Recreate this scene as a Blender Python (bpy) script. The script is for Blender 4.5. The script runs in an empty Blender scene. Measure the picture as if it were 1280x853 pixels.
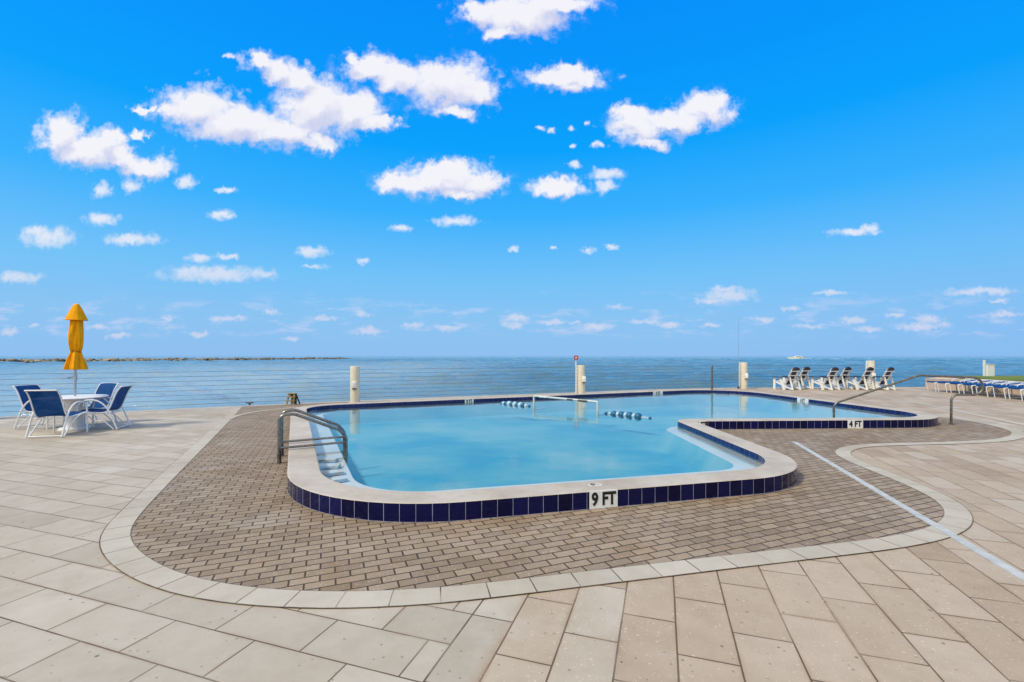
import bpy, bmesh, math, random
from mathutils import Vector, Matrix, Euler
from mathutils.geometry import tessellate_polygon
from mathutils import noise as mnoise

random.seed(7)
SC = bpy.context.scene
C = SC.collection
R = math.radians
F, H = 569.0, 1.55          # focal length in px of a 1280 px wide frame, eye height above the deck

# ------------------------------------------------------------------ camera
cam = bpy.data.cameras.new('camera')
cam.sensor_width = 36.0
cam.lens = 36.0 * F / 1280.0
cam.shift_y = 18.5 / 1280.0
cam.clip_start = 0.05
cam.clip_end = 60000.0
camo = bpy.data.objects.new('camera', cam)
C.objects.link(camo)
camo.location = (0, 0, H)
camo.rotation_euler = (R(90), 0, 0)
SC.camera = camo

# ------------------------------------------------------------------ render / view
SC.render.engine = 'CYCLES'
SC.cycles.use_denoising = True
SC.cycles.max_bounces = 8
SC.cycles.transparent_max_bounces = 16
SC.cycles.caustics_reflective = False
SC.cycles.caustics_refractive = False
SC.view_settings.view_transform = 'Standard'
SC.view_settings.look = 'None'
SC.view_settings.exposure = 0.0
SC.view_settings.gamma = 1.0

# ------------------------------------------------------------------ sun
SUN_DIR = Vector((-0.62, -0.34, 0.80)).normalized()      # towards the sun
sun = bpy.data.lights.new('sun', 'SUN')
sun.energy = 2.9
sun.angle = R(7)
sun.color = (1.0, 0.90, 0.70)
suno = bpy.data.objects.new('sun', sun)
C.objects.link(suno)
suno.rotation_euler = SUN_DIR.to_track_quat('Z', 'Y').to_euler()
suno.location = SUN_DIR * 30


# ------------------------------------------------------------------ node helpers
class NT:
    def __init__(s, tree):
        s.t = tree

    def n(s, kind, **kw):
        nd = s.t.nodes.new(kind)
        ins = kw.pop('ins', {})
        for k, v in kw.items():
            setattr(nd, k, v)
        for k, v in ins.items():
            s.set(nd.inputs[k], v)
        return nd

    def set(s, inp, v):
        if isinstance(v, bpy.types.NodeSocket):
            s.t.links.new(v, inp)
        elif v is not None:
            inp.default_value = v

    def m(s, op, a, b=None, c=None, clamp=False):
        nd = s.t.nodes.new('ShaderNodeMath')
        nd.operation = op
        nd.use_clamp = clamp
        for i, v in enumerate((a, b, c)):
            if v is not None:
                s.set(nd.inputs[i], v)
        return nd.outputs[0]

    def vm(s, op, a, b=None, c=None, out=0):
        nd = s.t.nodes.new('ShaderNodeVectorMath')
        nd.operation = op
        for i, v in enumerate((a, b, c)):
            if v is not None:
                s.set(nd.inputs[i], v)
        return nd.outputs[out]

    def mix(s, f, a, b, blend='MIX'):
        nd = s.t.nodes.new('ShaderNodeMix')
        nd.data_type = 'RGBA'
        nd.blend_type = blend
        s.set(nd.inputs[0], f)
        s.set(nd.inputs[6], a)
        s.set(nd.inputs[7], b)
        return nd.outputs[2]

    def ss(s, x, lo, hi, a=0.0, b=1.0):
        nd = s.t.nodes.new('ShaderNodeMapRange')
        nd.interpolation_type = 'SMOOTHSTEP'
        s.set(nd.inputs[0], x)
        for i, v in enumerate((lo, hi, a, b)):
            s.set(nd.inputs[i + 1], v)
        return nd.outputs[0]

    def noise(s, vec, scale, detail=4.0, rough=0.5, dim='3D', out=0):
        nd = s.t.nodes.new('ShaderNodeTexNoise')
        nd.noise_dimensions = dim
        s.set(nd.inputs['Vector'], vec)
        nd.inputs['Scale'].default_value = scale
        nd.inputs['Detail'].default_value = detail
        nd.inputs['Roughness'].default_value = rough
        return nd.outputs[out]

    def ramp(s, f, stops, interp='LINEAR'):
        nd = s.t.nodes.new('ShaderNodeValToRGB')
        s.set(nd.inputs[0], f)
        cr = nd.color_ramp
        cr.interpolation = interp
        while len(cr.elements) < len(stops):
            cr.elements.new(0.5)
        for e, (p, c) in zip(cr.elements, stops):
            e.position = p
            e.color = (c[0], c[1], c[2], 1)
        return nd.outputs[0]

    def xyz(s, v):
        nd = s.t.nodes.new('ShaderNodeSeparateXYZ')
        s.set(nd.inputs[0], v)
        return nd.outputs

    def comb(s, x=0.0, y=0.0, z=0.0):
        nd = s.t.nodes.new('ShaderNodeCombineXYZ')
        for i, v in enumerate((x, y, z)):
            s.set(nd.inputs[i], v)
        return nd.outputs[0]

    def bump(s, h, strength=0.3, dist=0.01, normal=None):
        nd = s.t.nodes.new('ShaderNodeBump')
        s.set(nd.inputs['Height'], h)
        nd.inputs['Strength'].default_value = strength
        nd.inputs['Distance'].default_value = dist
        if normal is not None:
            s.set(nd.inputs['Normal'], normal)
        return nd.outputs[0]


def srgb(r, g, b):
    f = lambda c: (c / 255 / 12.92) if c / 255 <= 0.04045 else ((c / 255 + 0.055) / 1.055) ** 2.4
    return (f(r), f(g), f(b), 1.0)


# ------------------------------------------------------------------ world: sky and clouds
def build_world():
    w = bpy.data.worlds.new('World')
    SC.world = w
    w.use_nodes = True
    w.node_tree.nodes.clear()
    N = NT(w.node_tree)
    geo = N.n('ShaderNodeTexCoord').outputs['Generated']
    x, y, z = N.xyz(geo)[:3]
    sky = N.n('ShaderNodeTexSky', sky_type='NISHITA', sun_disc=False)
    sky.sun_elevation = math.asin(SUN_DIR.z)
    sky.sun_rotation = math.atan2(SUN_DIR.x, SUN_DIR.y)
    sky.air_density = 1.0
    sky.dust_density = 0.6
    sky.ozone_density = 3.0
    ay = N.m('MAXIMUM', N.m('ABSOLUTE', y), 0.02)
    sx = N.m('DIVIDE', x, ay)
    tz = N.m('DIVIDE', z, ay)
    hyp = N.m('SQRT', N.m('ADD', N.m('MULTIPLY', x, x), N.m('MULTIPLY', y, y)))
    el = N.m('DIVIDE', z, N.m('MAXIMUM', hyp, 0.01))                # tan of the elevation
    # clear sky colour by height above the horizon
    hf = N.m('DIVIDE', N.m('MULTIPLY_ADD', el, 1.0, 0.04), 1.04, clamp=True)
    stops = [(0.0, srgb(145, 190, 238)), (0.040, srgb(143, 192, 241)), (0.115, srgb(137, 196, 244)),
             (0.20, srgb(114, 195, 250)), (0.33, srgb(56, 178, 255)), (0.47, srgb(0, 163, 255)),
             (0.62, srgb(0, 152, 254)), (0.80, srgb(0, 143, 252)), (1.0, srgb(0, 134, 248))]
    clear = N.ramp(hf, stops)
    clear = N.vm('SCALE', clear, None)
    clear.node.inputs[3].default_value = 10.0
    clear = N.mix(0.03, clear, sky.outputs[0])
    clear = N.mix(N.m('MULTIPLY', N.ss(sx, 0.2, 1.4), 0.10), clear, (0.0, 2.6, 9.6, 1))   # deeper towards the right
    P = N.comb(sx, tz, 0.0)

    # --- cloud masks: union of ellipses in sky direction, broken up by noise
    big = [(245,134,48,25,0),(300,155,62,22,0),(352,165,60,19,0),(396,134,46,38,0),(440,138,38,26,0),(324,75,18,12,0),(346,88,22,15,0),
           (372,100,24,16,0),(466,152,28,13,0),(400,179,26,10,0),(482,148,16,10,0),(205,134,12,6,0),(180,134,10,4,0),
           (462,84,32,17,0),(498,98,32,20,0),(560,106,54,30,0),(600,114,24,14,0),(570,140,22,9,0),(440,74,13,8,0),
           (650,18,62,25,0),(602,14,24,14,0),(700,4,44,14,0),(625,42,22,9,0),
           (78,168,30,24,0),(105,188,34,20,0),(135,180,20,18,0),(180,208,32,14,0),(172,170,14,6,0),(150,198,26,14,0),
           (707,98,48,12,0),(710,88,20,11,0),(716,108,18,8,0),
           (800,158,36,20,0),(845,152,40,15,0),(885,134,30,20,0),(786,144,22,10,0),(812,177,22,9,0),
           (550,226,62,20,0),(602,230,30,17,0),(500,227,28,12,0),(560,210,32,13,0),(575,245,34,8,0),
           (698,235,32,12,0)]
    small = [(128,238,13,10),(163,233,14,9),(232,228,15,8),(757,218,24,8),(758,232,15,11),(718,206,8,5),(675,160,7,4),(690,163,6,4),
             (715,160,5,4),(735,155,5,4),(748,181,9,4),(715,184,4,3),(284,238,13,4),(286,70,5,3),(290,130,4,3),
             (570,277,30,7),(500,285,13,5),(125,274,21,9),(62,297,34,14),(48,290,20,8),(165,299,34,8),(278,268,17,7),(390,315,23,7),
             (455,326,9,5),(250,323,15,6),(283,321,15,4),(267,343,72,10),(248,339,42,8),(328,343,18,6),(20,347,34,8),(1068,290,34,5),
             (1085,286,14,6),(914,369,36,9),(888,376,22,4),(1228,364,46,5),(1206,366,20,5),(735,313,9,5),(643,311,8,4),(765,309,10,4),
             (690,310,7,3),(12,415,12,5),(42,408,8,3),(285,398,24,4),(122,409,16,4),(150,420,16,4),(340,390,10,4),(407,398,12,4),
             (452,392,13,4),(460,414,24,5),(515,408,12,4),(560,410,22,4),(645,397,16,5),(640,407,12,4),(690,403,18,4),(745,409,22,5),
             (768,384,10,4),(810,403,24,4),(840,407,14,4),(885,407,14,3),(1012,408,22,4),(1065,400,20,5),(1150,408,36,6),(1162,400,14,6),
             (1255,393,24,4),(1040,366,22,3),(210,398,8,3),(250,418,14,4),(365,424,10,3),(1085,412,18,4),(905,361,20,4),(1248,376,14,3),
             (720,404,8,4),(395,333,16,3),(990,386,12,3),(955,400,14,3),(1120,395,14,3)]

    def group(name, lst):
        g = bpy.data.node_groups.new(name, 'ShaderNodeTree')
        g.interface.new_socket('P', in_out='INPUT', socket_type='NodeSocketVector')
        g.interface.new_socket('F', in_out='OUTPUT', socket_type='NodeSocketFloat')
        G = NT(g)
        gi = g.nodes.new('NodeGroupInput')
        go = g.nodes.new('NodeGroupOutput')
        cur = None
        for e in lst:
            cx, cy, rx, ry = e[:4]
            s0, t0, a, b = (cx - 640) / F, (445 - cy) / F, rx / F, ry / F
            v = G.vm('MULTIPLY_ADD', gi.outputs[0], (1 / a, 1 / b, 0), (-s0 / a, -t0 / b, 0))
            L = G.vm('LENGTH', v, out=1)
            if cur is None:
                cur = L
            else:
                nd = g.nodes.new('ShaderNodeMath')
                nd.operation = 'SMOOTH_MIN' if len(e) == 5 else 'MINIMUM'
                g.links.new(cur, nd.inputs[0])
                g.links.new(L, nd.inputs[1])
                nd.inputs[2].default_value = 0.35
                cur = nd.outputs[0]
        g.links.new(cur, go.inputs[0])
        return g

    gb, gs = group('big_clouds', big), group('small_clouds', small)

    def use(g, p):
        nd = w.node_tree.nodes.new('ShaderNodeGroup')
        nd.node_tree = g
        w.node_tree.links.new(p, nd.inputs[0])
        return nd.outputs[0]

    # turbulent displacement of the lookup
    nz = N.noise(P, 15.0, 6.0, 0.60, '2D', out=1)
    nz = N.vm('SUBTRACT', nz, (0.5, 0.5, 0.5))
    nz2 = N.noise(P, 48.0, 5.0, 0.62, '2D', out=1)
    nz2 = N.vm('SUBTRACT', nz2, (0.5, 0.5, 0.5))
    Pd = N.vm('MULTIPLY_ADD', nz, (0.078, 0.050, 0), P)
    Pb = N.vm('MULTIPLY_ADD', nz2, (0.026, 0.022, 0), Pd)
    Ps = N.vm('MULTIPLY_ADD', nz2, (0.040, 0.020, 0), P)
    puff = N.noise(P, 34.0, 7.0, 0.60, '2D')
    fb = use(gb, Pb)
    fb_up = use(gb, N.vm('ADD', N.vm('MULTIPLY_ADD', nz, (0.05, 0.035, 0), P), (-0.010, 0.030, 0)))
    fs = use(gs, Ps)
    pd = N.m('SUBTRACT', puff, 0.5)
    ab = N.m('MULTIPLY', N.ss(N.m('MULTIPLY_ADD', pd, 0.85, fb), 1.26, 0.60), 0.97)
    asml = N.m('MULTIPLY', N.ss(N.m('MULTIPLY_ADD', pd, 1.5, fs), 1.30, 0.15), N.ss(tz, 0.05, 0.36, 0.62, 0.84))
    # faint thin streaks low over the sea
    st = N.noise(N.comb(N.m('MULTIPLY', sx, 1.0), N.m('MULTIPLY', tz, 3.6), 3.1), 13.0, 6.0, 0.62)
    band = N.m('MULTIPLY', N.ss(tz, 0.030, 0.060), N.ss(tz, 0.16, 0.085))
    streak = N.m('MULTIPLY', N.m('MULTIPLY', N.ss(st, 0.50, 0.70), band), 0.40)
    shade = N.ss(N.m('ADD', N.m('SUBTRACT', fb_up, fb), N.m('MULTIPLY', N.m('SUBTRACT', N.noise(Pd, 20.0, 5, 0.5, '2D'), 0.5), 1.1)), 0.36, -0.60)
    halo = N.m('MULTIPLY', N.ss(N.m('MULTIPLY_ADD', pd, 2.0, fb), 1.50, 0.80), N.ss(N.noise(Pd, 9.0, 3, 0.5, '2D'), 0.40, 0.62, 0.05, 0.50))
    ab = N.m('MAXIMUM', ab, halo)
    lit = (9.3, 9.15, 9.6, 1)
    dim = (6.3, 6.6, 8.6, 1)
    cb = N.mix(shade, lit, dim)
    cs = N.mix(N.ss(tz, 0.04, 0.30), srgb(226, 226, 244)[:3] + (1,), (0.92, 0.93, 0.98, 1))
    cs = N.vm('SCALE', cs, None)
    cs.node.inputs[3].default_value = 9.6
    front = N.ss(y, -0.05, 0.10)
    col = N.mix(N.m('MULTIPLY', streak, front), clear, (7.3, 7.2, 9.1, 1))
    col = N.mix(N.m('MULTIPLY', asml, front), col, cs)
    col = N.mix(N.m('MULTIPLY', ab, front), col, cb)
    # unseen white cloud cover, added overhead and behind the viewer to neutralise blue skylight
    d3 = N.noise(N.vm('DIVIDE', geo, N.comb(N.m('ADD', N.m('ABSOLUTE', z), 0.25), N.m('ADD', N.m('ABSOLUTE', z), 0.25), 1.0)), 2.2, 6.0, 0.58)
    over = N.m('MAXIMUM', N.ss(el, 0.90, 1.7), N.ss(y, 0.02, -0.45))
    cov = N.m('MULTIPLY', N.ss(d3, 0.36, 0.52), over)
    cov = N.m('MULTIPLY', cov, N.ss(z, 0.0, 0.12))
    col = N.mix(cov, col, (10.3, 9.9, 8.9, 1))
    # haze fade right at the sea line, and nothing but dim blue under it
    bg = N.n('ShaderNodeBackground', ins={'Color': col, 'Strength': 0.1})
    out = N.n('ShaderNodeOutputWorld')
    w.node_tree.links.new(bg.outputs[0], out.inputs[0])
    w.cycles.sampling_method = 'MANUAL'
    w.cycles.sample_map_resolution = 512


build_world()


# ------------------------------------------------------------------ tags
def tag(o, label=None, cat=None, group=None, kind=None):
    if label:
        o['label'] = label
    if cat:
        o['category'] = cat
    if group:
        o['group'] = group
    if kind:
        o['kind'] = kind
    return o


def thing(name, label, cat, loc=(0, 0, 0), rotz=0.0, group=None):
    o = bpy.data.objects.new(name, None)
    o.empty_display_size = 0.2
    C.objects.link(o)
    o.location = loc
    o.rotation_euler = (0, 0, rotz)
    return tag(o, label, cat, group)


# ------------------------------------------------------------------ mesh builder
def smooth_path(pts, n=6, closed=False):
    """Catmull-Rom through the points"""
    P = [Vector(p) for p in pts]
    m = len(P)
    out = []
    rng = range(m) if closed else range(m - 1)
    for i in rng:
        if closed:
            a, b, c, d = P[(i - 1) % m], P[i], P[(i + 1) % m], P[(i + 2) % m]
        else:
            a = P[i - 1] if i > 0 else P[i] * 2 - P[i + 1]
            b, c = P[i], P[i + 1]
            d = P[i + 2] if i + 2 < m else P[i + 1] * 2 - P[i]
        for k in range(n):
            t = k / n
            out.append(0.5 * ((2 * b) + (c - a) * t + (2 * a - 5 * b + 4 * c - d) * t * t + (3 * b - a - 3 * c + d) * t ** 3))
    if not closed:
        out.append(P[-1])
    return out


def fillet(pts, radii, n=8, closed=False):
    """round the corners of a polyline"""
    P = [Vector(p) for p in pts]
    m = len(P)
    if not hasattr(radii, '__len__'):
        radii = [radii] * m
    out = []
    for i in range(m):
        if not closed and i in (0, m - 1):
            out.append(P[i].copy())
            continue
        a, b, c = P[i - 1], P[i], P[(i + 1) % m]
        u, v = (a - b).normalized(), (c - b).normalized()
        ang = u.angle(v)
        r = radii[i]
        if r <= 1e-5 or ang > math.pi - 0.01:
            out.append(b.copy())
            continue
        t = min(r / math.tan(ang / 2), 0.49 * (a - b).length, 0.49 * (c - b).length)
        r = t * math.tan(ang / 2)
        cen = b + (u + v).normalized() * (r / math.sin(ang / 2))
        s, e = b + u * t - cen, b + v * t - cen
        tot = s.angle(e)
        for k in range(n + 1):
            f = k / n
            q = (s * math.sin((1 - f) * tot) + e * math.sin(f * tot)) / math.sin(tot)
            out.append(cen + q)
    return out


class MB:
    def __init__(s):
        s.v, s.f, s.uv, s.mi = [], [], [], []

    def add(s, verts, faces, uvs=None, mat=0):
        o = len(s.v)
        s.v += [Vector(v) for v in verts]
        for i, f in enumerate(faces):
            s.f.append([o + k for k in f])
            s.uv.append(uvs[i] if uvs else None)
            s.mi.append(mat)
        return s

    def box(s, c, size, rot=None, bevel=0.0, mat=0, taper=1.0):
        bm = bmesh.new()
        bmesh.ops.create_cube(bm, size=1.0)
        for v in bm.verts:
            k = taper if v.co.z > 0 else 1.0
            v.co = Vector((v.co.x * size[0] * k, v.co.y * size[1] * k, v.co.z * size[2]))
        if bevel > 0:
            bmesh.ops.bevel(bm, geom=list(bm.edges), offset=bevel, segments=2, profile=0.5, affect='EDGES')
        M = Matrix.Translation(c) @ (rot.to_4x4() if rot is not None else Matrix.Identity(4))
        bm.verts.index_update()
        s.add([M @ v.co for v in bm.verts], [[v.index for v in f.verts] for f in bm.faces], mat=mat)
        bm.free()
        return s

    def beam(s, a, b, w, t, bevel=0.0, up=(0, 0, 1), mat=0):
        """a board from a to b, w wide (sideways) and t thick"""
        a, b = Vector(a), Vector(b)
        z = (b - a).normalized()
        u = Vector(up)
        x = u.cross(z)
        if x.length < 1e-4:
            x = Vector((1, 0, 0))
        x.normalize()
        y = z.cross(x)
        M = Matrix((x, y, z)).transposed()
        return s.box((a + b) / 2, (w, t, (b - a).length), M, bevel, mat)

    def tube(s, pts, r, n=10, closed=False, caps=True, mat=0, ry=None):
        P = [Vector(p) for p in pts]
        m = len(P)
        T = []
        for i in range(m):
            if closed:
                d = P[(i + 1) % m] - P[i - 1]
            else:
                d = P[min(i + 1, m - 1)] - P[max(i - 1, 0)]
            T.append(d.normalized())
        ref = Vector((0, 0, 1)) if abs(T[0].z) < 0.9 else Vector((1, 0, 0))
        nrm = (ref - T[0] * ref.dot(T[0])).normalized()
        vs, fs = [], []
        for i in range(m):
            nrm = (nrm - T[i] * nrm.dot(T[i])).normalized()
            bn = T[i].cross(nrm)
            rr = r[i] if hasattr(r, '__len__') else r
            for k in range(n):
                a = 2 * math.pi * k / n
                vs.append(P[i] + nrm * math.cos(a) * rr + bn * math.sin(a) * (ry or rr))
        for i in range(m if closed else m - 1):
            j = (i + 1) % m
            for k in range(n):
                l = (k + 1) % n
                fs.append([i * n + k, i * n + l, j * n + l, j * n + k])
        if caps and not closed:
            fs.append([k for k in range(n)][::-1])
            fs.append([(m - 1) * n + k for k in range(n)])
        return s.add(vs, fs, mat=mat)

    def lathe(s, prof, n=32, c=(0, 0, 0), fn=None, mat=0, caps=True):
        c = Vector(c)
        vs, fs = [], []
        for i, (r, z) in enumerate(prof):
            for k in range(n):
                a = 2 * math.pi * k / n
                rr = r if fn is None else fn(r, z, a)
                vs.append(c + Vector((rr * math.cos(a), rr * math.sin(a), z)))
        for i in range(len(prof) - 1):
            for k in range(n):
                l = (k + 1) % n
                fs.append([i * n + k, i * n + l, (i + 1) * n + l, (i + 1) * n + k])
        if caps:
            fs.append([k for k in range(n)][::-1])
            fs.append([(len(prof) - 1) * n + k for k in range(n)])
        return s.add(vs, fs, mat=mat)

    def prism(s, outer, z0, z1, holes=(), top=True, bottom=True, mat=0):
        loops = [outer] + list(holes)
        pl = [[Vector((p[0], p[1], 0)) for p in l] for l in loops]
        tris = tessellate_polygon(pl)
        flat = [p for l in pl for p in l]
        n = len(flat)

        def area(t):
            a, b, c = (flat[i] for i in t)
            return (b - a).cross(c - a).z
        up = [list(t) if area(t) > 0 else list(t)[::-1] for t in tris if abs(area(t)) > 1e-9]
        vs = [Vector((p.x, p.y, z1)) for p in flat] + [Vector((p.x, p.y, z0)) for p in flat]
        fs = []
        if top:
            fs += up
        if bottom and z0 != z1:
            fs += [[i + n for i in t[::-1]] for t in up]
        if z0 != z1:
            o = 0
            for li, l in enumerate(pl):
                m = len(l)
                sg = sum(l[i - 1].x * l[i].y - l[i].x * l[i - 1].y for i in range(m))
                ccw = sg > 0
                if li > 0:
                    ccw = not ccw
                for i in range(m):
                    a, b = o + i, o + (i + 1) % m
                    fs.append([a + n, b + n, b, a] if ccw else [b + n, a + n, a, b])
                o += m
        return s.add(vs, fs, mat=mat)

    def build(s, name, mats, parent=None, smooth=None, loc=None):
        me = bpy.data.meshes.new(name)
        me.from_pydata([tuple(v) for v in s.v], [], s.f)
        if not isinstance(mats, (list, tuple)):
            mats = [mats]
        for m in mats:
            me.materials.append(m)
        me.polygons.foreach_set('material_index', s.mi)
        if any(u is not None for u in s.uv):
            lay = me.uv_layers.new(name='UVMap')
            for p, u in zip(me.polygons, s.uv):
                if u:
                    for li, q in zip(p.loop_indices, u):
                        lay.data[li].uv = q
        if smooth is not None:
            me.polygons.foreach_set('use_smooth', [True] * len(me.polygons))
            if smooth < 180:
                me.set_sharp_from_angle(angle=R(smooth))
        me.validate()
        me.update()
        o = bpy.data.objects.new(name, me)
        C.objects.link(o)
        if parent is not None:
            o.parent = parent
        if loc is not None:
            o.location = loc
        return o


def wall_strip(mb, path, z0, z1, outward=True, closed=True, mat=0, u0=0.0):
    """vertical ribbon along a 2D path, UV in metres"""
    m = len(path)
    u = u0
    for i in range(m if closed else m - 1):
        a, b = path[i], path[(i + 1) % m]
        L = (Vector(b[:2]) - Vector(a[:2])).length
        q = [(a[0], a[1], z0), (b[0], b[1], z0), (b[0], b[1], z1), (a[0], a[1], z1)]
        uv = [(u, 0), (u + L, 0), (u + L, z1 - z0), (u, z1 - z0)]
        if not outward:
            q, uv = q[::-1], uv[::-1]
        mb.add(q, [[0, 1, 2, 3]], [uv], mat)
        u += L
    return mb


def copy_tree(o, parent=None):
    c = o.copy()
    C.objects.link(c)
    c.parent = parent
    for ch in [x for x in bpy.data.objects if x.parent == o and x != c]:
        copy_tree(ch, c)
    return c


def G(px, py, z=0.0):
    """the point of the level plane z that the photograph shows at (px, py)"""
    Y = F * (H - z) / (py - 445.0)
    return Vector(((px - 640.0) / F * Y, Y, z))


# ------------------------------------------------------------------ materials
def mat(name):
    m = bpy.data.materials.new(name)
    m.use_nodes = True
    m.node_tree.nodes.clear()
    N = NT(m.node_tree)
    out = N.n('ShaderNodeOutputMaterial')
    return m, N, out


def simple(name, color, rough=0.5, metal=0.0, spec=0.5, var=0.0, vscale=6.0, bump=0.0, bscale=80.0, coat=0.0):
    m, N, out = mat(name)
    pos = N.n('ShaderNodeNewGeometry').outputs['Position']
    col = color
    if var > 0:
        f = N.noise(pos, vscale, 5, 0.6)
        col = N.mix(N.ss(f, 0.3, 0.7), tuple(c * (1 - var) for c in color[:3]) + (1,), tuple(min(1, c * (1 + var)) for c in color[:3]) + (1,))
    b = N.n('ShaderNodeBsdfPrincipled', ins={'Base Color': col, 'Roughness': rough, 'Metallic': metal, 'Specular IOR Level': spec, 'Coat Weight': coat})
    if bump > 0:
        m.node_tree.links.new(N.bump(N.noise(pos, bscale, 3, 0.6), bump, 0.004), b.inputs['Normal'])
    m.node_tree.links.new(b.outputs[0], out.inputs[0])
    return m


U = Vector((0.950, -0.312))
V = Vector((0.312, 0.950))


def brick_tex(N, vec, bw, rh, mortar, smooth=0.15):
    t = N.n('ShaderNodeTexBrick', offset=0.5, offset_frequency=2, squash=1.0, squash_frequency=2)
    N.set(t.inputs['Vector'], vec)
    t.inputs['Color1'].default_value = (0, 0, 0, 1)
    t.inputs['Color2'].default_value = (1, 1, 1, 1)
    t.inputs['Mortar'].default_value = (0.5, 0.5, 0.5, 1)
    t.inputs['Scale'].default_value = 1.0
    t.inputs['Mortar Size'].default_value = mortar
    t.inputs['Mortar Smooth'].default_value = smooth
    t.inputs['Bias'].default_value = 0.0
    t.inputs['Brick Width'].default_value = bw
    t.inputs['Row Height'].default_value = rh
    return t.outputs['Color'], t.outputs['Fac']


def wobble(N, pos, amt=0.004, scale=2.5):
    w = N.noise(pos, scale, 2, 0.5, out=1)
    return N.vm('MULTIPLY_ADD', N.vm('SUBTRACT', w, (0.5, 0.5, 0.5)), (amt * 2, amt * 2, 0), pos)


def dirt_layers(N, pos, col, stain=srgb(150, 118, 80), amount=0.35):
    big = N.noise(pos, 0.55, 5, 0.6)
    col = N.mix(N.m('MULTIPLY', N.ss(big, 0.40, 0.66), amount * 1.5), col, N.mix(1.0, col, (0.80, 0.745, 0.66, 1), 'MULTIPLY'))
    blot = N.noise(N.vm('ADD', pos, (31, 17, 0)), 1.7, 6, 0.68)
    col = N.mix(N.m('MULTIPLY', N.ss(blot, 0.56, 0.64), 0.22), col, N.mix(1.0, col, (0.76, 0.74, 0.72, 1), 'MULTIPLY'))
    pale_ = N.noise(N.vm('ADD', pos, (-11, 5, 0)), 1.1, 6, 0.66)
    col = N.mix(N.m('MULTIPLY', N.ss(pale_, 0.55, 0.66), 0.16), col, (0.62, 0.60, 0.55, 1))
    med = N.noise(pos, 5.0, 6, 0.65)
    col = N.mix(N.m('MULTIPLY', N.ss(med, 0.38, 0.66), 0.45), col, N.mix(1.0, col, (0.84, 0.82, 0.79, 1), 'MULTIPLY'))
    return col


def specks(N, pos, col, scale, size, c, amount, seed=0.0):
    v = N.n('ShaderNodeTexVoronoi', feature='F1', distance='EUCLIDEAN')
    N.set(v.inputs['Vector'], N.vm('ADD', pos, (seed, seed * 2, 0)))
    v.inputs['Scale'].default_value = scale
    d = v.outputs['Distance']
    keep = N.ss(N.xyz(v.outputs['Color'])[0], 0.55, 0.60)
    rad = N.m('MULTIPLY_ADD', N.xyz(v.outputs['Color'])[1], size, size * 0.4)
    f = N.m('MULTIPLY', N.m('MULTIPLY', N.ss(N.m('DIVIDE', d, rad), 1.0, 0.55), keep), amount)
    return N.mix(f, col, c), f


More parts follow.
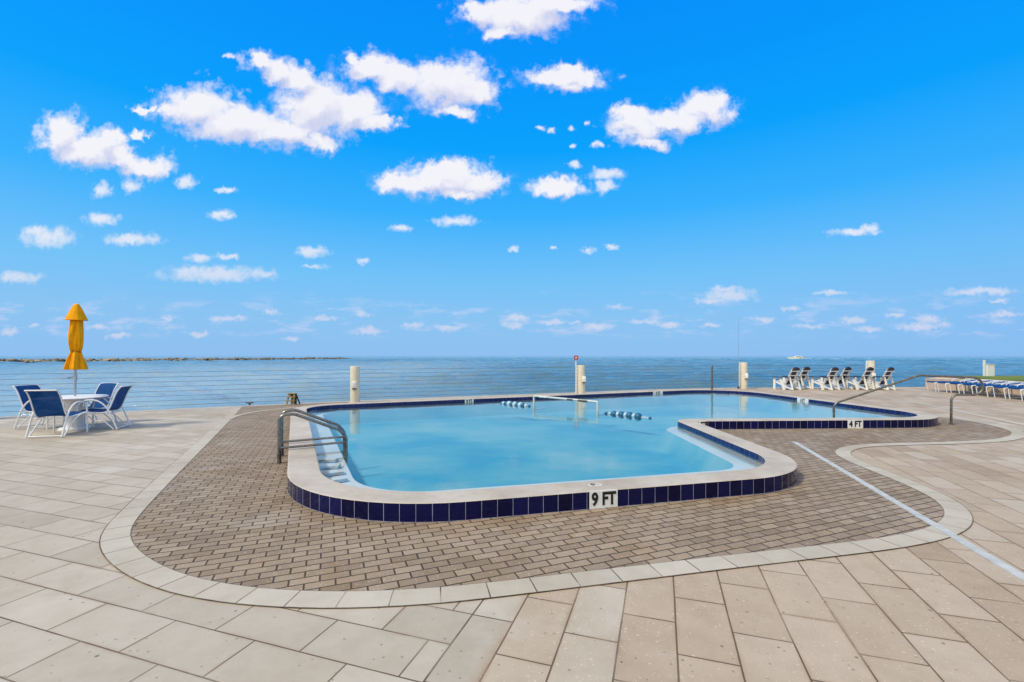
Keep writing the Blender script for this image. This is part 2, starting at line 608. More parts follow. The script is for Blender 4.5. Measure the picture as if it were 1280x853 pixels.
def make_deck_material():
    m, N, out = mat('deck_pavers')
    pos0 = N.n('ShaderNodeNewGeometry').outputs['Position']
    pos = wobble(N, pos0, 0.0035, 1.7)
    u = N.vm('DOT_PRODUCT', pos, (U.x, U.y, 0), out=1)
    v = N.vm('DOT_PRODUCT', pos, (V.x, V.y, 0), out=1)
    left = N.comb(N.m('SUBTRACT', u, -1.2065 - 0.597 * 100), N.m('SUBTRACT', v, 2.219 - 0.3003 * 200), 0)
    right = N.comb(N.m('SUBTRACT', v, 2.517 - 0.5885 * 100), N.m('SUBTRACT', u, -0.820 - 0.2995 * 400), 0)
    lc, lf = brick_tex(N, left, 0.597, 0.3003, 0.0045)
    rc, rf = brick_tex(N, right, 0.5885, 0.2995, 0.0050)
    isr = N.m('GREATER_THAN', u, -1.075)
    seam = N.ss(N.m('ABSOLUTE', N.m('SUBTRACT', u, -1.075)), 0.0065, 0.0035)
    tint = N.mix(isr, lc, rc)
    fac = N.m('MAXIMUM', N.m('ADD', N.m('MULTIPLY', lf, N.m('SUBTRACT', 1.0, isr)), N.m('MULTIPLY', rf, isr)), seam)
    tv = N.xyz(tint)[0]
    cl = N.ramp(tv, [(0.0, DK['l0']), (0.5, DK['l1']), (1.0, DK['l2'])])
    cr = N.ramp(tv, [(0.0, DK['r0']), (0.30, DK['r1']), (0.60, DK['r2']), (0.85, DK['r3']), (1.0, DK['r4'])])
    warm = N.ss(u, -0.90, -0.80)
    col = N.mix(warm, cl, cr)
    col = dirt_layers(N, pos0, col, amount=0.35)
    # staining that gathers along the joints
    wide_l = brick_tex(N, left, 0.597, 0.3003, 0.030, 1.0)[1]
    wide_r = brick_tex(N, right, 0.5885, 0.2995, 0.030, 1.0)[1]
    wide = N.m('ADD', N.m('MULTIPLY', wide_l, N.m('SUBTRACT', 1.0, isr)), N.m('MULTIPLY', wide_r, isr))
    patch = N.ss(N.noise(pos0, 2.1, 4, 0.6), 0.40, 0.66)
    col = N.mix(N.m('MULTIPLY', N.m('MULTIPLY', wide, patch), 0.55), col, N.mix(1.0, col, (0.74, 0.62, 0.48, 1), 'MULTIPLY'))
    near = N.ss(N.xyz(pos0)[1], 9.0, 4.0)
    grain = N.noise(pos0, 140, 4, 0.7)
    col = N.mix(N.m('MULTIPLY', N.ss(grain, 0.40, 0.72), 0.20), col, N.mix(1.0, col, (0.70, 0.68, 0.66, 1), 'MULTIPLY'))
    col, _ = specks(N, pos0, col, 34, 0.22, srgb(226, 206, 188), N.m('MULTIPLY', warm, 0.45))
    col, _ = specks(N, pos0, col, 75, 0.24, srgb(226, 216, 206), N.m('MULTIPLY_ADD', warm, 0.28, 0.16), 5.3)
    col, _ = specks(N, pos0, col, 9, 0.085, srgb(92, 82, 74), 0.8, 11.1)
    col, hole = specks(N, pos0, col, 20, 0.16, srgb(120, 108, 98), 0.6, 17.9)
    mort = N.mix(N.noise(pos0, 3.0, 3, 0.6), DK['m0'], DK['m1'])
    open_ = N.ss(N.noise(pos0, 1.3, 4, 0.65), 0.30, 0.56, 0.42, 1.0)
    far = N.ss(N.xyz(pos0)[1], 4.0, 9.0, 1.0, 0.55)
    col = N.mix(N.m('MULTIPLY', N.m('MULTIPLY', fac, open_), far), col, mort)
    h = N.m('SUBTRACT', N.m('MULTIPLY', grain, 0.10), N.m('ADD', fac, N.m('MULTIPLY', hole, 0.3)))
    h = N.m('MULTIPLY_ADD', tv, 0.25, h)
    b = N.n('ShaderNodeBsdfPrincipled', ins={'Base Color': col, 'Roughness': 0.72, 'Specular IOR Level': 0.35})
    m.node_tree.links.new(N.bump(h, 0.55, 0.005), b.inputs['Normal'])
    m.node_tree.links.new(b.outputs[0], out.inputs[0])
    return m


def make_brick_material():
    m, N, out = mat('brick_pavers')
    pos0 = N.n('ShaderNodeNewGeometry').outputs['Position']
    pos = wobble(N, pos0, 0.0035, 4.0)
    a = R(21.9)
    ex, ey = (math.cos(a), math.sin(a), 0), (-math.sin(a), math.cos(a), 0)
    o = Vector((-1.3498, 3.4686, 0))
    bw, rh = 0.1976, 0.0955
    x = N.m('SUBTRACT', N.vm('DOT_PRODUCT', pos, ex, out=1), o.dot(Vector(ex)) + bw / 2 - bw * 400)
    y = N.m('SUBTRACT', N.vm('DOT_PRODUCT', pos, ey, out=1), o.dot(Vector(ey)) - rh / 2 - rh * 400)
    vec = N.comb(x, y, 0)
    c, f = brick_tex(N, vec, bw, rh, 0.0068, 0.35)
    tv = N.xyz(c)[0]
    col = N.ramp(tv, [(0.0, BR[0]), (0.25, BR[1]), (0.5, BR[2]), (0.78, BR[3]), (1.0, BR[4])])
    col = dirt_layers(N, pos0, col, amount=0.45)
    moss = N.noise(N.vm('ADD', pos0, (2, -9, 0)), 2.6, 6, 0.7)
    col = N.mix(N.m('MULTIPLY', N.ss(moss, 0.56, 0.66), 0.30), col, N.mix(1.0, col, (0.70, 0.68, 0.60, 1), 'MULTIPLY'))
    yellow = N.ss(N.noise(N.vm('ADD', pos0, (4.2, 1.0, 0)), 1.1, 4, 0.55), 0.55, 0.70)
    col = N.mix(N.m('MULTIPLY', yellow, 0.40), col, N.mix(1.0, col, (1.0, 0.86, 0.62, 1), 'MULTIPLY'))
    pale = N.ss(N.noise(N.vm('ADD', pos0, (14.2, 9.0, 0)), 7.0, 3, 0.6), 0.66, 0.74)
    col = N.mix(N.m('MULTIPLY', pale, 0.30), col, srgb(190, 184, 186))
    grain = N.noise(pos0, 170, 4, 0.7)
    col = N.mix(N.m('MULTIPLY', N.ss(grain, 0.35, 0.75), 0.30), col, N.mix(1.0, col, (0.62, 0.60, 0.58, 1), 'MULTIPLY'))
    col, _ = specks(N, pos0, col, 48, 0.30, srgb(214, 196, 180), 0.45)
    dk = N.mix(N.ss(N.noise(pos0, 2.0, 4, 0.6), 0.3, 0.7), BR[5], BR[6])
    far = N.ss(N.xyz(pos0)[1], 5.0, 11.0, 1.0, 0.72)
    col = N.mix(N.m('MULTIPLY', f, far), col, dk)
    h = N.m('SUBTRACT', N.m('MULTIPLY', grain, 0.14), f)
    h = N.m('MULTIPLY_ADD', tv, 0.30, h)
    b = N.n('ShaderNodeBsdfPrincipled', ins={'Base Color': col, 'Roughness': 0.78, 'Specular IOR Level': 0.3})
    m.node_tree.links.new(N.bump(h, 0.8, 0.008), b.inputs['Normal'])
    m.node_tree.links.new(b.outputs[0], out.inputs[0])
    return m


def make_border_material():
    m, N, out = mat('border_stones')
    uv = N.n('ShaderNodeUVMap').outputs[0]
    pos0 = N.n('ShaderNodeNewGeometry').outputs['Position']
    xyz = N.xyz(uv)
    c, f = brick_tex(N, N.comb(N.m('ADD', xyz[0], 30.5), N.m('ADD', xyz[1], 1.3), 0), 0.305, 0.5, 0.0045)
    edge = N.m('MAXIMUM', N.ss(xyz[1], 0.006, 0.002), N.ss(xyz[1], 0.197, 0.201))
    tv = N.xyz(c)[0]
    col = N.ramp(tv, [(0.0, BD[0]), (0.5, BD[1]), (1.0, BD[2])])
    col = dirt_layers(N, pos0, col, amount=0.30)
    grain = N.noise(pos0, 150, 4, 0.7)
    col = N.mix(N.m('MULTIPLY', N.ss(grain, 0.4, 0.75), 0.16), col, N.mix(1.0, col, (0.7, 0.69, 0.67, 1), 'MULTIPLY'))
    col, _ = specks(N, pos0, col, 55, 0.2, srgb(225, 222, 214), 0.25)
    open_ = N.ss(N.noise(pos0, 1.6, 4, 0.65), 0.34, 0.58, 0.30, 1.0)
    j = N.m('MAXIMUM', N.m('MULTIPLY', f, open_), N.m('MULTIPLY', edge, 0.8))
    far = N.ss(N.xyz(pos0)[1], 4.0, 9.0, 1.0, 0.45)
    col = N.mix(N.m('MULTIPLY', j, far), col, DK['m0'])
    b = N.n('ShaderNodeBsdfPrincipled', ins={'Base Color': col, 'Roughness': 0.75, 'Specular IOR Level': 0.3})
    m.node_tree.links.new(N.bump(N.m('SUBTRACT', N.m('MULTIPLY', grain, 0.1), j), 0.5, 0.005), b.inputs['Normal'])
    m.node_tree.links.new(b.outputs[0], out.inputs[0])
    return m


def make_tile_material(name, tw, th, base, light, grout, rough=0.07):
    m, N, out = mat(name)
    uv = N.n('ShaderNodeUVMap').outputs[0]
    x, y = N.xyz(uv)[:2]
    t = N.n('ShaderNodeTexBrick', offset=0.0, offset_frequency=2, squash=1.0)
    N.set(t.inputs['Vector'], N.comb(x, N.m('ADD', y, th * 10 - 0.006), 0))
    for k, v in (('Color1', (0, 0, 0, 1)), ('Color2', (1, 1, 1, 1)), ('Mortar', (0.5,) * 3 + (1,)), ('Scale', 1.0), ('Mortar Size', 0.0032),
                 ('Mortar Smooth', 0.3), ('Bias', 0.0), ('Brick Width', tw), ('Row Height', th)):
        t.inputs[k].default_value = v
    tv = N.xyz(t.outputs['Color'])[0]
    pos = N.n('ShaderNodeNewGeometry').outputs['Position']
    col = N.mix(tv, base, light)
    col = N.mix(N.m('MULTIPLY', N.ss(N.noise(pos, 22, 4, 0.6), 0.5, 0.8), 0.4), col, light)
    scale_ = N.m('MULTIPLY', N.m('MULTIPLY', N.ss(N.noise(pos, 9, 5, 0.7), 0.52, 0.75), N.ss(y, 0.05, 0.0)), 0.5)
    col = N.mix(scale_, col, srgb(120, 122, 140))
    f = t.outputs['Fac']
    col = N.mix(N.m('MULTIPLY', f, N.ss(N.noise(pos, 6, 3, 0.6), 0.25, 0.6, 0.55, 1.0)), col, grout)
    rg = N.m('MULTIPLY_ADD', f, 0.6, rough)
    b = N.n('ShaderNodeBsdfPrincipled', ins={'Base Color': col, 'Roughness': rg, 'Specular IOR Level': 0.22})
    h = N.m('SUBTRACT', N.m('MULTIPLY', N.noise(pos, 18, 2, 0.5), 0.30), f)
    h = N.m('MULTIPLY_ADD', tv, 0.4, h)
    m.node_tree.links.new(N.bump(h, 0.35, 0.003), b.inputs['Normal'])
    m.node_tree.links.new(b.outputs[0], out.inputs[0])
    return m


def make_sea_material():
    m, N, out = mat('sea_water')
    pos = N.n('ShaderNodeNewGeometry').outputs['Position']
    x, y, z = N.xyz(pos)[:3]
    dist = N.vm('LENGTH', N.comb(x, y, 0), out=1)
    w1 = N.noise(N.comb(N.m('MULTIPLY', x, 0.22), N.m('MULTIPLY', y, 0.50), 0), 1.0, 5, 0.60)
    w2 = N.noise(N.comb(N.m('MULTIPLY', x, 0.9), N.m('MULTIPLY', y, 1.9), 4.0), 1.0, 5, 0.62)
    w3 = N.noise(N.comb(N.m('MULTIPLY', x, 0.035), N.m('MULTIPLY', y, 0.075), 9.0), 1.0, 4, 0.55)
    h = N.m('ADD', N.m('MULTIPLY', w1, SEA['h1']), N.m('MULTIPLY', w2, SEA['h2']))
    h = N.m('ADD', h, N.m('MULTIPLY', w3, SEA['h3']))
    shallow = N.m('MULTIPLY', N.ss(x, 6.0, -30.0), N.ss(dist, 260.0, 20.0))
    deep = N.mix(N.ss(N.noise(N.comb(N.m('MULTIPLY', x, 0.004), N.m('MULTIPLY', y, 0.012), 2.0), 1.0, 4, 0.6), 0.35, 0.68), SEA['d0'], SEA['d1'])
    base = N.mix(shallow, deep, SEA['s0'])
    b = N.n('ShaderNodeBsdfPrincipled', ins={'Base Color': base, 'Roughness': SEA['rough'], 'IOR': 1.333, 'Specular IOR Level': 0.5})
    m.node_tree.links.new(N.bump(h, SEA['bs'], 1.0), b.inputs['Normal'])
    m.node_tree.links.new(b.outputs[0], out.inputs[0])
    return m


def make_pool_water():
    m, N, out = mat('pool_water')
    pos = N.n('ShaderNodeNewGeometry').outputs['Position']
    h = N.m('ADD', N.m('MULTIPLY', N.noise(pos, 1.6, 3, 0.5), 0.016), N.m('MULTIPLY', N.noise(pos, 7.0, 3, 0.55), 0.0016))
    nrm = N.bump(h, 0.5, 1.0)
    fr = N.n('ShaderNodeFresnel', ins={'IOR': 1.333, 'Normal': nrm}).outputs[0]
    tr = N.n('ShaderNodeBsdfTransparent', ins={'Color': (0.96, 0.985, 1.0, 1)}).outputs[0]
    gl = N.n('ShaderNodeBsdfGlossy', ins={'Color': (1, 1, 1, 1), 'Roughness': 0.075, 'Normal': nrm}).outputs[0]
    mx = N.n('ShaderNodeMixShader', ins={0: fr, 1: tr, 2: gl})
    m.node_tree.links.new(mx.outputs[0], out.inputs['Surface'])
    ab = N.n('ShaderNodeVolumeAbsorption', ins={'Color': PW['c'], 'Density': PW['d']})
    m.node_tree.links.new(ab.outputs[0], out.inputs['Volume'])
    return m


def make_fabric(name, c0, c1, alpha=1.0, rough=0.75):
    m, N, out = mat(name)
    oc = N.n('ShaderNodeTexCoord').outputs['Object']
    f = N.noise(oc, 9.0, 4, 0.6)
    col = N.mix(N.ss(f, 0.3, 0.7), c0, c1)
    b = N.n('ShaderNodeBsdfPrincipled', ins={'Base Color': col, 'Roughness': rough, 'Specular IOR Level': 0.12})
    m.node_tree.links.new(N.bump(N.noise(oc, 260, 2, 0.5), 0.15, 0.002), b.inputs['Normal'])
    if alpha < 1:
        tr = N.n('ShaderNodeBsdfTransparent', ins={'Color': (0.75, 0.82, 1.0, 1)}).outputs[0]
        mx = N.n('ShaderNodeMixShader', ins={0: alpha, 1: tr, 2: b.outputs[0]})
        m.node_tree.links.new(mx.outputs[0], out.inputs[0])
    else:
        m.node_tree.links.new(b.outputs[0], out.inputs[0])
    return m


DK = dict(l0=(0.430, 0.378, 0.302, 1), l1=(0.480, 0.425, 0.345, 1), l2=(0.530, 0.474, 0.392, 1),
          r0=(0.385, 0.295, 0.207, 1), r1=(0.44, 0.350, 0.255, 1), r2=(0.475, 0.382, 0.285, 1), r3=(0.485, 0.405, 0.315, 1), r4=(0.505, 0.447, 0.362, 1),
          m0=(0.085, 0.055, 0.033, 1), m1=(0.17, 0.115, 0.07, 1))
BR = [(0.255, 0.195, 0.137, 1), (0.295, 0.228, 0.162, 1), (0.325, 0.252, 0.180, 1), (0.345, 0.272, 0.197, 1), (0.38, 0.305, 0.225, 1),
      (0.048, 0.030, 0.017, 1), (0.088, 0.058, 0.034, 1)]
BD = [(0.455, 0.41, 0.330, 1), (0.495, 0.45, 0.366, 1), (0.525, 0.48, 0.398, 1)]
SEA = dict(h1=0.42, h2=0.15, h3=1.6, d0=(0.070, 0.170, 0.25, 1), d1=(0.12, 0.240, 0.33, 1), s0=(0.28, 0.40, 0.48, 1), rough=0.07, bs=1.0)
PW = dict(c=(0.35, 0.86, 0.94, 1), d=0.09)

M = {}
M['deck'] = make_deck_material()
M['brick'] = make_brick_material()
M['border'] = make_border_material()
M['tile'] = make_tile_material('navy_tile', 0.1535, 0.1780, (0.0012, 0.002, 0.030, 1), (0.0035, 0.006, 0.070, 1), srgb(150, 154, 178))
M['tile_small'] = make_tile_material('waterline_tile', 0.1535, 0.110, (0.007, 0.013, 0.085, 1), (0.012, 0.024, 0.14, 1), srgb(96, 108, 150))
M['sea'] = make_sea_material()
M['water'] = make_pool_water()
M['white_metal'] = simple('white_powder_coated_metal', (0.74, 0.75, 0.76, 1), 0.35, var=0.05)
M['white_plastic'] = simple('white_plastic', (0.78, 0.77, 0.74, 1), 0.45, var=0.06, vscale=12)
M['steel'] = simple('brushed_steel', (0.23, 0.23, 0.215, 1), 0.30, 1.0, var=0.25, vscale=25)
M['rust_steel'] = simple('weathered_steel', (0.20, 0.18, 0.15, 1), 0.40, 0.85, var=0.35, vscale=20)
M['blue_sling'] = make_fabric('blue_sling_fabric', (0.004, 0.052, 0.205, 1), (0.008, 0.075, 0.26, 1), 0.82)
M['blue_lounge'] = make_fabric('blue_lounger_fabric', (0.004, 0.055, 0.20, 1), (0.008, 0.075, 0.25, 1), 1.0, 1.0)
M['navy'] = simple('navy_slats', (0.010, 0.014, 0.050, 1), 0.45, var=0.2)
M['canopy'] = make_fabric('yellow_canopy_fabric', (0.80, 0.32, 0.004, 1), (0.90, 0.40, 0.006, 1), 1.0, 0.8)
M['strap'] = simple('canopy_tie_strap', (0.45, 0.15, 0.004, 1), 0.8)
M['pole'] = simple('grey_pole', (0.42, 0.47, 0.50, 1), 0.35, 0.5, var=0.1)
M['post'] = simple('cream_painted_post', (0.66, 0.60, 0.47, 1), 0.6, var=0.07, vscale=5, bump=0.2)
M['dark'] = simple('dark_hardware', (0.05, 0.04, 0.035, 1), 0.5)
M['cable'] = simple('stainless_cable', (0.09, 0.10, 0.115, 1), 0.35, 0.6)
M['marker'] = simple('marker_tile', (0.80, 0.80, 0.78, 1), 0.25, var=0.05, vscale=30)
M['ink'] = simple('black_lettering', (0.008, 0.008, 0.009, 1), 0.4)
M['red'] = simple('red_sign_paint', (0.50, 0.03, 0.02, 1), 0.4)
M['yellowwood'] = simple('yellow_painted_wood', (0.34, 0.23, 0.07, 1), 0.6, var=0.35, vscale=14)
M['concrete'] = simple('seawall_concrete', (0.42, 0.37, 0.31, 1), 0.85, var=0.12, vscale=2, bump=0.4, bscale=30)
M['sand'] = simple('sandy_path', (0.55, 0.42, 0.32, 1), 0.9, var=0.12, vscale=3)
M['tanwall'] = simple('tan_wall_render', (0.50, 0.385, 0.27, 1), 0.85, var=0.15, vscale=2.5, bump=0.3, bscale=40)
M['stone'] = simple('white_strip', (0.53, 0.54, 0.52, 1), 0.5, var=0.14, vscale=8)
M['floatblue'] = simple('blue_float_plastic', (0.012, 0.12, 0.24, 1), 0.35, var=0.1)
M['floatwhite'] = simple('pale_float_plastic', (0.42, 0.60, 0.70, 1), 0.4)
M['pvc'] = simple('white_pvc', (0.55, 0.62, 0.60, 1), 0.35)


def make_coping():
    m, N, out = mat('coping_concrete')
    pos = N.n('ShaderNodeNewGeometry').outputs['Position']
    f = N.noise(pos, 1.6, 6, 0.62)
    col = N.ramp(f, [(0.30, (0.40, 0.345, 0.28, 1)), (0.5, (0.485, 0.43, 0.355, 1)), (0.68, (0.55, 0.50, 0.43, 1))])
    fine = N.noise(pos, 60, 5, 0.7)
    mid_ = N.noise(N.vm('ADD', pos, (8, 2, 0)), 6.5, 6, 0.68)
    col = N.mix(N.m('MULTIPLY', N.ss(mid_, 0.50, 0.66), 0.40), col, N.mix(1.0, col, (0.82, 0.80, 0.76, 1), 'MULTIPLY'))
    wet = N.noise(N.vm('ADD', pos, (-4, 12, 0)), 2.3, 5, 0.65)
    col = N.mix(N.m('MULTIPLY', N.ss(wet, 0.58, 0.64), 0.22), col, N.mix(1.0, col, (0.74, 0.70, 0.64, 1), 'MULTIPLY'))
    col = N.mix(N.m('MULTIPLY', N.ss(fine, 0.42, 0.72), 0.28), col, N.mix(1.0, col, (0.78, 0.74, 0.68, 1), 'MULTIPLY'))
    pink = N.ss(N.noise(N.vm('ADD', pos, (3, 7, 0)), 3.0, 4, 0.6), 0.50, 0.68)
    col = N.mix(N.m('MULTIPLY', pink, 0.35), col, N.mix(1.0, col, (1.0, 0.90, 0.84, 1), 'MULTIPLY'))
    col, _ = specks(N, pos, col, 70, 0.25, srgb(240, 234, 226), 0.3)
    b = N.n('ShaderNodeBsdfPrincipled', ins={'Base Color': col, 'Roughness': 0.7, 'Specular IOR Level': 0.35})
    m.node_tree.links.new(N.bump(fine, 0.35, 0.003), b.inputs['Normal'])
    m.node_tree.links.new(b.outputs[0], out.inputs[0])
    return m


def make_plaster():
    m, N, out = mat('pool_plaster')
    pos = N.n('ShaderNodeNewGeometry').outputs['Position']
    f = N.noise(pos, 1.2, 5, 0.6)
    col = N.mix(N.ss(f, 0.3, 0.7), (0.60, 0.66, 0.68, 1), (0.72, 0.76, 0.77, 1))
    b = N.n('ShaderNodeBsdfPrincipled', ins={'Base Color': col, 'Roughness': 0.8})
    m.node_tree.links.new(b.outputs[0], out.inputs[0])
    return m


def make_basin():
    m, N, out = mat('blue_basin_paint')
    pos = N.n('ShaderNodeNewGeometry').outputs['Position']
    f = N.noise(pos, 0.33, 4, 0.55)
    g = N.noise(N.vm('MULTIPLY', pos, (0.6, 1.6, 1)), 0.9, 5, 0.6)
    k = N.m('MULTIPLY_ADD', N.m('SUBTRACT', g, 0.5), 0.30, f)
    col = N.ramp(k, [(0.38, (0.04, 0.33, 0.51, 1)), (0.50, (0.13, 0.42, 0.53, 1)), (0.64, (0.27, 0.49, 0.56, 1))])
    b = N.n('ShaderNodeBsdfPrincipled', ins={'Base Color': col, 'Roughness': 0.8})
    m.node_tree.links.new(b.outputs[0], out.inputs[0])
    return m


def make_grass():
    m, N, out = mat('lawn')
    pos = N.n('ShaderNodeNewGeometry').outputs['Position']
    f = N.noise(pos, 0.9, 6, 0.65)
    col = N.ramp(f, [(0.3, (0.09, 0.15, 0.015, 1)), (0.55, (0.16, 0.21, 0.02, 1)), (0.75, (0.26, 0.26, 0.04, 1))])
    b = N.n('ShaderNodeBsdfPrincipled', ins={'Base Color': col, 'Roughness': 0.9})
    m.node_tree.links.new(N.bump(N.noise(pos, 30, 4, 0.7), 0.8, 0.05), b.inputs['Normal'])
    m.node_tree.links.new(b.outputs[0], out.inputs[0])
    return m


def make_rock():
    m, N, out = mat('breakwater_rock')
    pos = N.n('ShaderNodeNewGeometry').outputs['Position']
    rnd = N.n('ShaderNodeNewGeometry').outputs['Random Per Island']
    col = N.ramp(rnd, [(0.0, (0.10, 0.085, 0.06, 1)), (0.35, (0.22, 0.18, 0.12, 1)), (0.7, (0.34, 0.28, 0.19, 1)), (1.0, (0.45, 0.39, 0.29, 1))])
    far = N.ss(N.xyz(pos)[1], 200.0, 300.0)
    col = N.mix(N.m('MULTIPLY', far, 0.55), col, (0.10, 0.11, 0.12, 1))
    b = N.n('ShaderNodeBsdfPrincipled', ins={'Base Color': col, 'Roughness': 0.9})
    m.node_tree.links.new(b.outputs[0], out.inputs[0])
    return m


M['coping'] = make_coping()
M['plaster'] = make_plaster()
M['basin'] = make_basin()
M['grass'] = make_grass()
M['rock'] = make_rock()


# ------------------------------------------------------------------ pool outline
def offset_poly(P, d):
    """P ccw list of 2D points; edge i runs P[i] -> P[i+1]; each edge moved outwards by d[i]"""
    n = len(P)
    L = []
    for i in range(n):
        a, b = Vector(P[i]), Vector(P[(i + 1) % n])
        t = (b - a).normalized()
        nr = Vector((t.y, -t.x))
        L.append((a + nr * d[i], t))
    out = []
    for i in range(n):
        (p, t), (q, s) = L[i - 1], L[i]
        den = t.x * s.y - t.y * s.x
        k = ((q - p).x * s.y - (q - p).y * s.x) / den
        out.append(p + t * k)
    return out


def resample(path, step):
    """closed 3D/2D path to even steps"""
    P = [Vector((p[0], p[1])) for p in path]
    n = len(P)
    out = []
    for i in range(n):
        a, b = P[i], P[(i + 1) % n]
        L = (b - a).length
        if L < 1e-4:
            continue
        k = max(1, int(math.ceil(L / step)))
        for j in range(k):
            out.append(a.lerp(b, j / k))
    return out


POLY = [(-1.75, 4.31), (3.42, 5.62), (3.47, 9.86), (9.75, 10.16), (8.95, 19.0), (-5.64, 12.44)]
RAD = [1.55, 1.05, 0.42, 1.18, 1.65, 0.90]
PIN = [Vector((p[0], p[1], 0)) for p in POLY]


def outline(d, rads, n=14):
    pts = offset_poly(POLY, d)
    return [Vector((p.x, p.y)) for p in fillet([(q.x, q.y, 0) for q in pts], rads, n, closed=True)]


ZC, ZW, ZL = 0.185, 0.095, -0.02     # coping top, waterline, underwater bench
CW = 0.355
inner = resample(outline([0] * 6, RAD), 0.6)
outer = resample(outline([CW] * 6, [1.55 + CW, 1.05 + CW, 0.12, 1.18 + CW, 1.65 + CW, 0.90 + CW]), 0.6)
bench = resample(outline([-0.74, -0.22, -0.30, -0.05, -0.05, -0.40], [1.05, 0.50, 0.75, 1.2, 1.5, 0.6]), 0.6)

# ------------------------------------------------------------------ deck, brick paving and borders
SEA_EDGE = [(-62, -15.7), (-12.8, 11.38), (-5.3, 15.55), (-1.8, 17.2), (2.87, 19.1), (6.56, 20.8), (11.0, 22.0), (19.3, 22.35), (62, 22.35)]
LAND = [(-62, -30), (62, -30)] + SEA_EDGE[::-1]
outer_c = [(p.x, p.y) for p in outer]
mb = MB().prism(LAND, 0, 0, holes=[outer_c])
tag(mb.build('deck', M['deck']), kind='structure')
mb = MB()
for i in range(len(SEA_EDGE) - 1):
    a, b = Vector(SEA_EDGE[i]), Vector(SEA_EDGE[i + 1])
    t = (b - a).normalized()
    nr = Vector((-t.y, t.x))
    q = [(a.x, a.y, -4), (b.x, b.y, -4), (b.x, b.y, -0.004), (a.x, a.y, -0.004)]
    o_ = nr * 0.30
    q2 = [(p[0] + o_.x, p[1] + o_.y, p[2]) for p in q]
    mb.add(q + q2, [[4, 5, 6, 7], [3, 2, 6, 7], [0, 3, 7, 4], [1, 5, 6, 2]])
tag(mb.build('seawall', M['concrete']), kind='structure')

BRPX = [(303, 508.6), (291, 523.0), (273.9, 540), (242, 573.7), (200, 615.8), (172, 647), (162, 660), (159, 669), (162.5, 682),
        (178.7, 697.3), (203.6, 711), (231.9, 721.6), (265.6, 729), (301, 734.7), (346, 739.3), (395, 741.4), (440, 741.6), (502, 739.8),
        (558.4, 735.2), (603.4, 730.6), (657.5, 724.2), (708, 717.8), (757, 712.5), (803.8, 707.4), (860, 700.8), (920, 693.6), (975, 687.8),
        (1040, 681), (1086.9, 675.8), (1133.8, 668.6), (1158, 662.6), (1172, 656.5), (1181, 649.5), (1184, 642.5), (1181, 634), (1170, 624.5), (1150, 614.2),
        (1128, 604.6), (1096, 592.2), (1068, 580.8), (1048, 572.2), (1041.5, 567.8), (1040.5, 564.4), (1045, 560.6), (1058, 557.2), (1080, 555.2), (1115, 554.3),
        (1171, 553.3), (1210, 552.3), (1240, 550.4), (1256, 548.2), (1265.5, 545.0), (1267.6, 541.8), (1262, 538.2), (1250, 534.4), (1230, 530.2), (1208.8, 526.4), (1190, 523.4)]
brk = [G(*p) for p in BRPX]
cen = []


def smooth2(pts, it=2):
    P = [Vector(p) for p in pts]
    for _ in range(it):
        P = [P[0]] + [(P[i - 1] + P[i] * 2 + P[i + 1]) / 4 for i in range(1, len(P) - 1)] + [P[-1]]
    return P


def densify(pts, step):
    out = []
    for a, b in zip(pts[:-1], pts[1:]):
        k = max(1, int(round((b - a).length / step)))
        out += [a.lerp(b, j / k) for j in range(k)]
    return out + [pts[-1]]


edge_line = densify(smooth2(densify(smooth2(brk, 1), 0.15), 5), 0.12)
# the ring closes round the back of the pool
p_end = edge_line[-1]
back = [Vector((10.45, 12.3, 0)), Vector((10.0, 13.6, 0)), Vector((9.75, 16.0, 0)), Vector((9.5, 17.5, 0)), Vector((8.6, 18.6, 0)), Vector((7.0, 18.55, 0)),
        Vector((2.0, 16.35, 0)), Vector((-1.9, 14.6, 0)), Vector((-4.0, 13.75, 0)), Vector((-5.2, 13.6, 0)), Vector((-5.5, 15.3, 0))]
brick_poly = [(p.x, p.y) for p in edge_line + back]
mb = MB().prism(brick_poly, 0.004, 0.004, holes=[outer_c])
tag(mb.build('brick_paving', M['brick']), kind='structure')


def strip(mb, path, w, z, side=1.0):
    u = 0.0
    n = len(path)
    offs = []
    for i in range(n):
        t = (path[min(i + 1, n - 1)] - path[max(i - 1, 0)]).normalized()
        offs.append(Vector((t.y, -t.x, 0)) * w * side)
    for i in range(n - 1):
        a, b = path[i], path[i + 1]
        L = (b - a).length
        q = [a, b, b + offs[i + 1], a + offs[i]]
        q = [(p.x, p.y, z) for p in q]
        uv = [(u, 0), (u + L, 0), (u + L, w), (u, w)]
        if side > 0:
            q, uv = q[::-1], uv[::-1]
        mb.add(q, [[0, 1, 2, 3]], [uv])
        u += L
    return mb


mb = MB()
strip(mb, edge_line, 0.203, 0.008, 1.0)
# curved band across the bricks at the back left, and the pale line round the right end
arc = densify(smooth_path([G(*p) for p in [(290, 524.5), (299, 520.6), (312, 517.4), (331, 514.2), (352, 511.8), (375, 509.8)]], 5), 0.12)
strip(mb, arc, 0.16, 0.010, -1.0)
arc2 = densify(smooth_path([G(*p) for p in [(1085, 495), (1127.7, 500.8), (1160, 506.0), (1192.7, 512.2), (1233, 520.4), (1280, 530), (1340, 543), (1430, 560)]], 5), 0.2)
strip(mb, arc2, 0.20, 0.006, 1.0)
tag(mb.build('border_pavers', M['border']), kind='structure')

